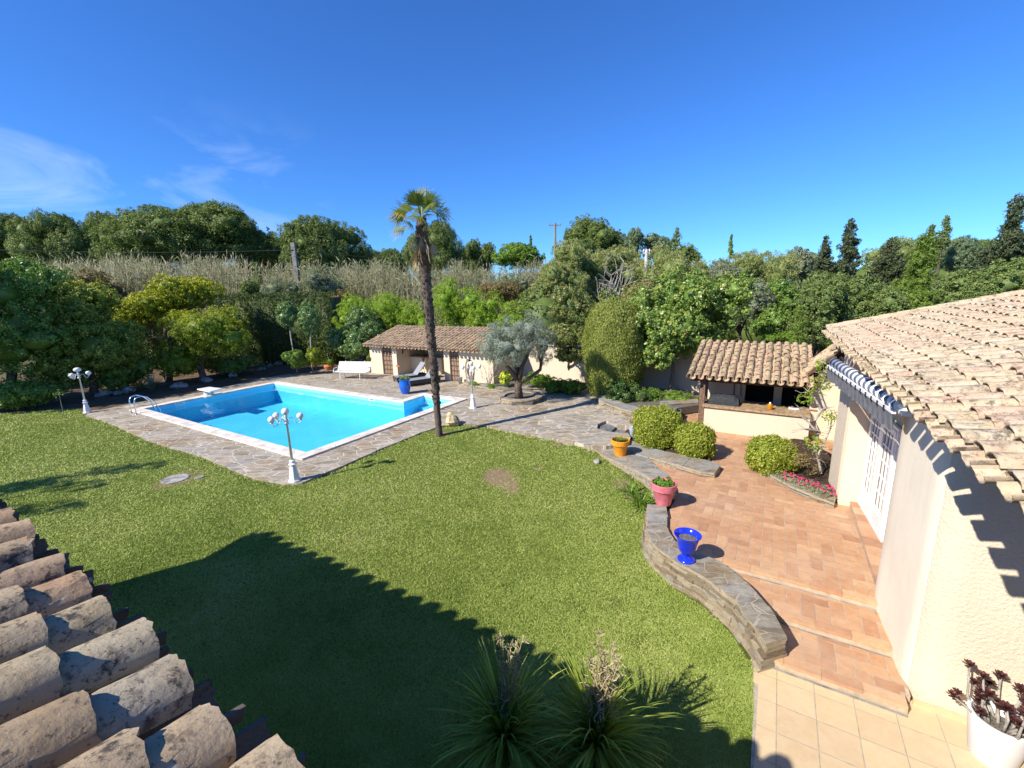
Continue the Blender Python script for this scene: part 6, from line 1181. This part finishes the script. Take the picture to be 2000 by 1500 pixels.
# --- reeds
rng = np.random.default_rng(130); Vs, Fs, As, off = [], [], [], 0
for (xa, xb, ya, yb, yb2, Y0, n) in ((85, 475, 498, 518, 590, 40, 1400), (40, 240, 512, 528, 590, 39, 450), (515, 780, 512, 532, 590, 41, 1150), (740, 1060, 515, 538, 590, 40, 1350)):
    for i in range(n):
        x = rng.uniform(xa, xb); Y = Y0 + rng.uniform(-1.5, 2.0); tz = at(x, rng.uniform(ya, yb) + 12 * math.sin(x * .023) * math.sin(x * .061 + 1) + 7 * math.sin(x * .21) + rng.exponential(11), Y); H = tz[2]; c = np.array([tz[0], tz[1], -.1]); lean = rng.normal(0, .09, 2) + np.array([.05, .02]); w = .028; s = np.array([1., 0, 0]); va = rng.uniform(.15, .95)
        pts = [c + np.array([lean[0] * t * t * H, lean[1] * t * t * H, t * (H + .1)]) for t in (0, .4, .75, 1.0)]; V = []
        for j, q in enumerate(pts): ww = w * (1.1, 1, .8, .25)[j]; V += [q - s * ww, q + s * ww]
        Vs += V; Fs += [[off + 2 * j, off + 2 * j + 1, off + 2 * j + 3, off + 2 * j + 2] for j in range(3)]; off += 8; As += [va] * 8
        for j in range(7):
            t = rng.uniform(.3, 1); q = c + np.array([lean[0] * t * t * H, lean[1] * t * t * H, t * (H + .1)]); d = unit(np.array([rng.normal(0, .5), rng.normal(0, .5), rng.uniform(.3, 1.1)])); l = rng.uniform(.35, .8); pr = unit(np.cross(d, np.array([0, -1., .2]))) * .03; g_ = va if rng.random() < .6 else rng.uniform(0, .35)
            Vs += [q, q + d * l * .5 + pr, q + d * l - UP * .12 * l, q + d * l * .5 - pr]; Fs.append([off, off + 1, off + 2, off + 3]); off += 4; As += [g_] * 4
rd = newmesh('reeds', np.array(Vs), np.array(Fs), 'reed', var=np.array(As)); tag(rd, 'pale dry reed bed in front of the pines', 'reeds', kind='stuff')

# --- umbrella pines beyond, one built, the rest copied
rg = np.random.default_rng(140)
def pine_master(label):
    c, r = pxbox(222, 538, 404, 560, 50, 7.5); bs = np.array([c[0], c[1], -.1]); o = fl('umbrella_pine', label, 'pine tree', bs, 'umbrella pines beyond the reeds'); bl = [(c, r * np.array([.8, .8, .78]))]
    for i in range(26): a = rg.uniform(0, 2 * PI); el = rg.uniform(-.35, 1.3); d = np.array([math.cos(a) * math.cos(el), math.sin(a) * math.cos(el), math.sin(el)]); bl.append((c + d * r * rg.uniform(.62, .8), r * rg.uniform(.24, .36) * np.array([1, 1, 1.1])))
    foliage('crown', local(bl, bs), 62000, .40, 4.2, 'leaf_pine', o, .34, 141, .6, out=.5, up=.5, fill=.3); trunk('trunk', (0, 0, 0), [c - bs + d for d in (np.array([3, 0, 0]), np.array([-3, 1, 0]), np.array([0, -2.5, .5]), np.array([0, 2.5, 0]))], .45, 'bark', o, 3, .6); return o, c, r
pm, pc, pr = pine_master('tallest and broadest umbrella pine with rounded dark crown')
def pine_copy(label, x0, x1, yt, yb, Y, rot):
    c, r = pxbox(x0, x1, yt, yb, Y); sx = r[0] / pr[0]; sz = (c[2] + r[2]) / (pc[2] + pr[2]); dup(pm, (c[0], c[1], -.1), rot, (sx, sx, sz), label)
for a in (('umbrella pine cut by the left edge of the picture', -130, 80, 418, 560, 60, 1.0), ('lighter umbrella pine second from the left edge', 25, 210, 420, 560, 54, 2.2), ('umbrella pine in the gap left of the tallest one', 165, 305, 420, 560, 62, 3.4), ('round umbrella pine behind the concrete pole', 538, 742, 432, 570, 52, 4.4), ('umbrella pine behind the palm trunk', 780, 926, 441, 560, 56, 5.3), ('low far pine between two umbrella pines', 690, 805, 488, 560, 64, .5), ('dark pine filling the gap left of the concrete pole', 500, 590, 462, 575, 57, 2.9), ('low far pine crown near the palm', 880, 965, 478, 560, 66, 1.6)): pine_copy(*a)
def conif(name, label, boxes, mat, n, size, asp, seed, group=None, **kw): return treebox(name, label, 'tree', boxes, mat, n, size, asp, None, kw.pop('tr', .12), kw.pop('bark', 'bark'), group, kw.pop('clump', .25), seed, kw.pop('k', 6), kw.pop('core', .6), **kw)
G2 = 'mixed trees beyond the garden wall'
conif('slender_pine', 'slim dark pine right of the pine behind the palm', [(915, 945, 458, 520, 58, 1.2), (938, 968, 470, 525, 58, 1.2)], 'leaf_pine', 5000, .32, 3.5, 150, G2)
conif('round_tree', 'bright green round tree on the skyline left of the far pylon', [(962, 1045, 468, 530, 50, 2.6), (1005, 1072, 474, 530, 52, 2.2)], 'leaf_bright', 12000, .26, 2.0, 151, G2, k=5)
conif('dark_pine', 'dark many lobed pine on the skyline with the pylon beside it', [(1100, 1165, 414, 500, 47, 2.4), (1140, 1200, 430, 500, 46, 2.2), (1180, 1228, 438, 510, 48, 2.0), (1095, 1200, 470, 540, 45, 2.4)], 'leaf_pine', 24000, .28, 3.2, 152, G2, k=7)
conif('candle_pine', 'pine with golden candle tips sloping down to the left', [(1080, 1140, 466, 570, 34, 1.6), (1045, 1115, 505, 600, 33, 1.6), (1020, 1085, 545, 610, 32, 1.4), (1085, 1150, 520, 610, 33.5, 1.5)], 'leaf_pine_light', 26000, .24, 5.0, 153, G2, droop=-.9, tipvar=.3)
conif('candle_pine', 'pine with pale candles behind the bare white branches', [(1130, 1195, 470, 570, 36, 2.0), (1165, 1265, 480, 580, 37, 2.2), (1130, 1200, 540, 610, 35, 1.6)], 'leaf_pine_light', 26000, .24, 5.0, 154, G2, droop=-.9, tipvar=.3)
conif('candle_pine', 'pine with pale candles around the white pole', [(1225, 1290, 490, 585, 36, 2.0), (1262, 1348, 478, 580, 38, 2.2), (1330, 1400, 505, 600, 38, 2.2)], 'leaf_pine_light', 18000, .24, 5.0, 155, G2, droop=-.9, tipvar=.3)
conif('dark_pine', 'pine crown on the skyline right of the dark lobed pine', [(1215, 1260, 450, 520, 46, 2.0), (1250, 1312, 452, 515, 47, 2.2)], 'leaf_pine_blue', 11000, .28, 3.2, 156, G2)
conif('dark_pine', 'small round pine on the skyline behind the bare conifer', [(1326, 1368, 478, 525, 46, 2.0)], 'leaf_pine', 6000, .26, 3.2, 157, G2)
conif('candle_pine', 'broad blue green pine with candles right of the magnolia', [(1392, 1470, 488, 580, 38, 2.2), (1450, 1550, 480, 590, 38, 2.6), (1400, 1500, 540, 620, 36, 2.0)], 'leaf_pine_light', 30000, .25, 5.0, 158, G2, droop=-.9, tipvar=.2)
conif('grey_tree', 'soft grey green tree behind the dark ragged conifers', [(1520, 1575, 478, 545, 46, 2.2), (1565, 1615, 490, 560, 46, 2.0)], 'leaf_greyolive', 11000, .26, 2.6, 159, G2)
conif('wild_olive', 'silvery wild olive half hidden behind the magnolia', [(1425, 1500, 545, 650, 24, 1.5), (1395, 1440, 505, 560, 30, 1.4)], 'leaf_greyolive', 14000, .15, 3.0, 160, G2)
conif('shrubby_tree', 'dark shrubby tree behind the barbecue shelter roof', [(1495, 1562, 545, 650, 24, 1.4), (1480, 1530, 600, 668, 22, 1.0)], 'leaf_dark', 14000, .13, 2.0, 161, G2)
conif('red_photinia', 'reddish tipped photinia bush left of the magnolia', [(1215, 1275, 548, 620, 24, 1.4)], 'leaf_photinia', 8000, .13, 2.0, 162, G2, tipvar=.4)
o = cover('ivy_patch', 'fresh ivy spilling onto the top of the shelter roof', [(1482, 1530, 650, 668, 19.2, .4), (1520, 1578, 648, 666, 18.9, .4)], 'leaf_bright', 2600, .09, 163, z=2.2)
def spire(name, label, x, yt, yb, w, Y, mat, seed, n=6000, ragged=.5, size=.16, asp=3.0, layers=16, group='ragged conifers behind the wing roof', lean=0.0):
    """conifer with drooping ragged branch layers"""
    rg = np.random.default_rng(seed); t_ = at(x, yt, Y); b_ = at(x, yb, Y); bs = np.array([t_[0], t_[1], -.3]); o = fl(name, label, 'conifer', bs, group); H = t_[2] + .3; h0 = b_[2] + .3; R0 = w / 2 * Y / F_PX; bl = []
    for i in range(layers):
        f = i / layers; z = h0 + (H - h0) * f; r = R0 * (1 - f) ** .85 * rg.uniform(.75, 1.25) + .05; nb = 6
        for j in range(nb): a = rg.uniform(0, 2 * PI); l = r * rg.uniform(.4, 1) ; bl.append((np.array([math.cos(a) * l * .8 + lean * f, math.sin(a) * l * .8, z - .05 * l]), np.array([max(.07, l * .62), max(.07, l * .62), max(.10, (H - h0) / layers * .75)])))
    foliage('crown', bl, n, size, asp, mat, o, .5, seed, .45, out=.4, up=.1, droop=.25, fill=.4); b = MB(); b.tube([(0, 0, -.2), (lean * .5, 0, H * .6), (lean, 0, H + .02)], [.14, .08, .01], 6); b.build('trunk', 'bark', o)
    return o
spire('ragged_conifer', 'tall dark ragged conifer above the wing roof, taller of the pair', 1664, 425, 590, 74, 24, 'leaf_cedar', 171, 15000, layers=18)
spire('ragged_conifer', 'shorter dark ragged conifer left of the taller one', 1622, 458, 600, 56, 24, 'leaf_cedar', 172, 9000, layers=14, lean=-.2)
spire('ragged_conifer', 'dark conifer with bare brown top standing behind the hedge', 1742, 462, 590, 110, 25, 'leaf_cedar', 173, 14000, layers=13)
spire('ragged_conifer', 'dark ragged conifer cut by the right edge', 1992, 376, 560, 84, 20, 'leaf_cedar', 174, 12000, layers=15)
spire('thuja_tree', 'bright feathery green thuja beside the wing roof', 1810, 452, 640, 120, 22, 'leaf_thuja', 175, 22000, layers=10, size=.2, asp=5)
spire('bare_conifer', 'thin bare topped conifer on the skyline above the white pole', 1322, 442, 520, 46, 44, 'leaf_conifer', 176, 900, layers=9, size=.2)
spire('bare_conifer', 'wispy bare conifer top above the feathery thuja', 1850, 420, 480, 30, 26, 'leaf_conifer', 177, 420, layers=9, size=.14)
spire('bare_conifer', 'small wispy conifer top left of a taller wispy one', 1822, 437, 480, 26, 26, 'leaf_conifer', 178, 300, layers=8, size=.13)
spire('cypress_spire', 'slim far cypress standing alone on the skyline', 1429, 456, 500, 9, 60, 'leaf_dark', 179, 1800, layers=10, size=.25, asp=3); spire('cypress_spire', 'tiny far cypress tip over the bright round tree', 1036, 458, 490, 8, 60, 'leaf_dark', 180, 1200, layers=8, size=.22)
conif('candle_pine', 'rounded pine crown between ragged conifers and thuja', [(1692, 1770, 468, 560, 31, 1.8), (1740, 1815, 455, 540, 31, 1.8), (1790, 1860, 462, 540, 32, 1.8)], 'leaf_pine_light', 22000, .22, 5.0, 181, G2, droop=-.9)
conif('blue_pine', 'small blue green pine right of the thuja', [(1850, 1912, 466, 540, 27, 1.5)], 'leaf_pine_blue', 9000, .22, 5.0, 182, G2, droop=-.7)
conif('dark_pine', 'domed pine on the skyline near the right edge', [(1885, 1965, 470, 530, 40, 2.6)], 'leaf_pine', 9000, .26, 3.4, 183, G2)
G3 = 'leylandii hedge behind the wing'
for i, (bx, lb, mt) in enumerate([([(1558, 1640, 548, 700, 18.5, .9), (1570, 1650, 530, 640, 19.5, 1.0)], 'conifer hedge tree right behind the barbecue shelter', 'leaf_conifer'), ([(1630, 1720, 545, 660, 19.0, 1.0), (1690, 1780, 560, 650, 18.5, 1.0)], 'dark conifer hedge tree at the far end of the wing roof', 'leaf_conifer'), ([(1760, 1850, 560, 650, 18.0, 1.0)], 'green hedge tree below the thuja', 'leaf_thuja'), ([(1830, 1930, 530, 640, 17.5, 1.1), (1890, 2010, 500, 620, 17.0, 1.2)], 'dark hedge tree below the right edge conifer', 'leaf_conifer'), ([(1960, 2100, 495, 610, 16.5, 1.2)], 'hedge tree leaving the picture on the right', 'leaf_conifer')]):
    treebox('hedge_tree', lb, 'hedge', bx, mt, 20000, .12, 2.6, None, .1, 'bark', G3, .22, 190 + i, 6, .5)
spire('thuja_tree', 'narrow bright green thuja right of the shelter roof', 1566, 590, 690, 26, 17.5, 'leaf_thuja', 198, 4000, layers=8, size=.12, asp=4)
# bare white branched tree
wb = at(1180, 590, 33); wb[2] = -.1; o = fl('bare_tree', 'bare pale branched tree in front of the candle pines', 'tree', wb, G2); b = MB(); rg = np.random.default_rng(199)
for i in range(11):
    e_ = at(rg.uniform(1165, 1235), rg.uniform(505, 560), 33 + rg.normal(0, .8)) - wb; p_ = limb_path(np.array([rg.normal(0, .2), 0, 2.0]), e_, rg, .1); b.tube(p_, np.linspace(.07, .018, len(p_)), 5)
    for j in range(5): q = p_[rg.integers(2, 6)]; pp_ = limb_path(q, q + np.array([rg.normal(0, .7), rg.normal(0, .5), rg.uniform(.2, 1.1)]), rg, .15, 4); b.tube(pp_, np.linspace(.03, .012, 4), 4)
b.tube([(0, 0, -.2), (0, 0, 2.2)], [.16, .1], 7); b.build('trunk', 'bark_pale', o)
# --- poles, wires, the far white house
def pole(label, x, yt, yb, Y, r, mat, arms=0, sq=False):
    t_ = at(x, yt, Y); bs = np.array([t_[0], t_[1], -.2]); o = fl('utility_pole', label, 'utility pole', bs, 'poles of the power line'); b = MB(); H = t_[2] + .2
    if sq: b.obox(np.array([-r, -r, 0]), np.array([2 * r, 0, 0]), np.array([0, 2 * r, 0]), UP * H); [b.obox(np.array([-r - .01, -r - .01, H - 1.2 - j * 1.25]), np.array([2 * r + .02, 0, 0]), np.array([0, 2 * r + .02, 0]), UP * .06) for j in range(3)]
    else: b.tube([(0, 0, 0), (0, 0, H)], [r * 1.2, r], 10)
    b.build('shaft', mat, o)
    if arms:
        b = MB(); b.box((0, 0, H - .25), arms, .14, .14); b.build('crossarm', mat, o)
        for s in (-1, 0, 1): b = MB(); b.lathe([(.06, 0), (.09, .12), (.04, .25)], (s * arms * .45, 0, H - .18), 8); b.build('insulator', mat, o)
    return t_
pa = pole('square concrete pole with bands rising from the reeds', 572, 474, 560, 40, .17, 'concrete', 0, True)
pbb = pole('far T shaped pylon on the skyline left of the dark pine', 1084, 436, 470, 62, .16, 'concrete', 1.7); pcc = pole('white concrete pole end among the candle pines', 1263, 488, 520, 35.2, .13, 'concrete_pale', .5)
def wire(label, pts, sag, r=.018):
    b = MB(); P = []
    for i in range(len(pts) - 1):
        for t in np.linspace(0, 1, 14)[: (14 if i == len(pts) - 2 else 13)]: q = pts[i] * (1 - t) + pts[i + 1] * t; P.append(q - UP * sag * 4 * t * (1 - t))
    b.tube(P, r, 5); o = b.build('power_cable', 'cable'); tag(o, label, 'cable', 'cables of the power line')
wire('upper black cable crossing in front of the pines', [at(-60, 486, 38), at(571, 488, 39.8), at(1010, 517, 46)], .25, .026)
wire('lower thin cable left of the concrete pole', [at(120, 549, 36), at(571, 528, 39.8)], .1, .016); wire('lower thin cable running right from the concrete pole', [at(573, 527, 39.8), at(800, 545, 44)], .1, .016)
fc = at(767, 545, 70); o = fl('far_house', 'white house wall glimpsed through the reeds', 'house', (fc[0], fc[1], -.1)); b = MB(); b.box((0, 1.5, 3.0), 2.6, 3, 6.0); b.build('wall', 'plaster_far', o); b = MB(); b.box((0, 1.5, 6.1), 3.0, 3.4, .2); b.build('roof', 'plaster_far', o)
# the tree outside the frame whose limbs throw the long shadow streaks on the left lawn

rg = np.random.default_rng(210)
for i, (x, y, h_, r_, lb) in enumerate([(-26.2, 19.4, 9.5, 2.6, 'evergreen tree outside the left edge shading the bed'), (-30.5, 18.0, 9.5, 2.3, 'second evergreen tree outside the left edge nearer the bed'), (-34, 22, 10.0, 3.0, 'third evergreen tree farthest out beyond the left edge')]):
    bs = np.array([x, y, -.1]); o = fl('evergreen_tree', lb, 'tree', bs, 'evergreens beyond the left edge'); c = np.array([0, 0, h_ * .6]); foliage('crown', lobes(c, np.array([r_, r_, h_ * .42]), 5, rg), 5000, .3, 1.9, 'leaf_dark', o, .3, 211 + i, .75); trunk('trunk', (0, 0, 0), [c], .2, 'bark', o)
# sparse tree whose limbs throw the long streaks on the left lawn
tgt = [G(20, 952), G(140, 925), G(250, 905), G(330, 895), G(200, 935), G(60, 985), G(150, 975), G(90, 935)]
bs = np.array([-25.5, 3.6, -.1]); o = fl('bare_pine', 'sparse tall pine outside the left edge of the lawn', 'pine tree', bs); b = MB(); hub = np.array([0, 0, 6.2]); b.tube([(0, 0, -.2), (.1, 0, 3), hub], [.2, .16, .12], 8); bl = []
for i, t_ in enumerate(tgt):
    k_ = 8.2 + .35 * (i % 4); e_ = t_ + np.array([-.834, -.552, .81]) * k_ - bs; p_ = limb_path(hub - UP * rg.uniform(0, 2), e_, rg, .05); b.tube(p_, np.linspace(.08, .02, len(p_)), 5)
    for f in (.55, .75, .95): bl.append((p_[0] + (p_[-1] - p_[0]) * f, np.array([.75, .34, .14])))
b.build('trunk', 'bark', o); foliage('crown', bl, 3800, .24, 4, 'leaf_pine', o, .6, 215, 0)
# far wood: one continuous mass behind everything
rg = np.random.default_rng(220); bl = []
for x in np.linspace(-90, 120, 74):
    Y = 74 + rg.uniform(-5, 6) - abs(x) * .12; h_ = rg.uniform(6.0, 8.6) + (2.6 if -62 < x < -22 else 0); bl.append((np.array([x, Y, h_ * .45]), np.array([rg.uniform(2.6, 4.5), 3, h_ * .6])))
w_ = foliage('far_woodland', bl, 46000, .62, 2.4, 'leaf_pine', None, .35, 221, .85); tag(w_, 'dark distant wood closing the view behind the trees', 'woodland', kind='stuff')
bl = []
for x0, Y in ((1060, 29), (1130, 30), (1200, 29), (1270, 30), (1340, 31), (1410, 31), (1480, 30), (1550, 30), (1620, 30), (1690, 29), (1760, 28), (1830, 27), (1900, 26), (1980, 25)):
    c = at(x0, 600, Y); h_ = at(x0, 585 + rg.uniform(-15, 12), Y)[2]; bl.append((np.array([c[0], c[1], h_ * .5]), np.array([1.9, 1.6, h_ * .58])))
w_ = foliage('undergrowth', bl, 40000, .24, 2.4, 'leaf_pine', None, .3, 222, .8); tag(w_, 'tangled green undergrowth filling in behind the garden wall', 'undergrowth', kind='stuff')
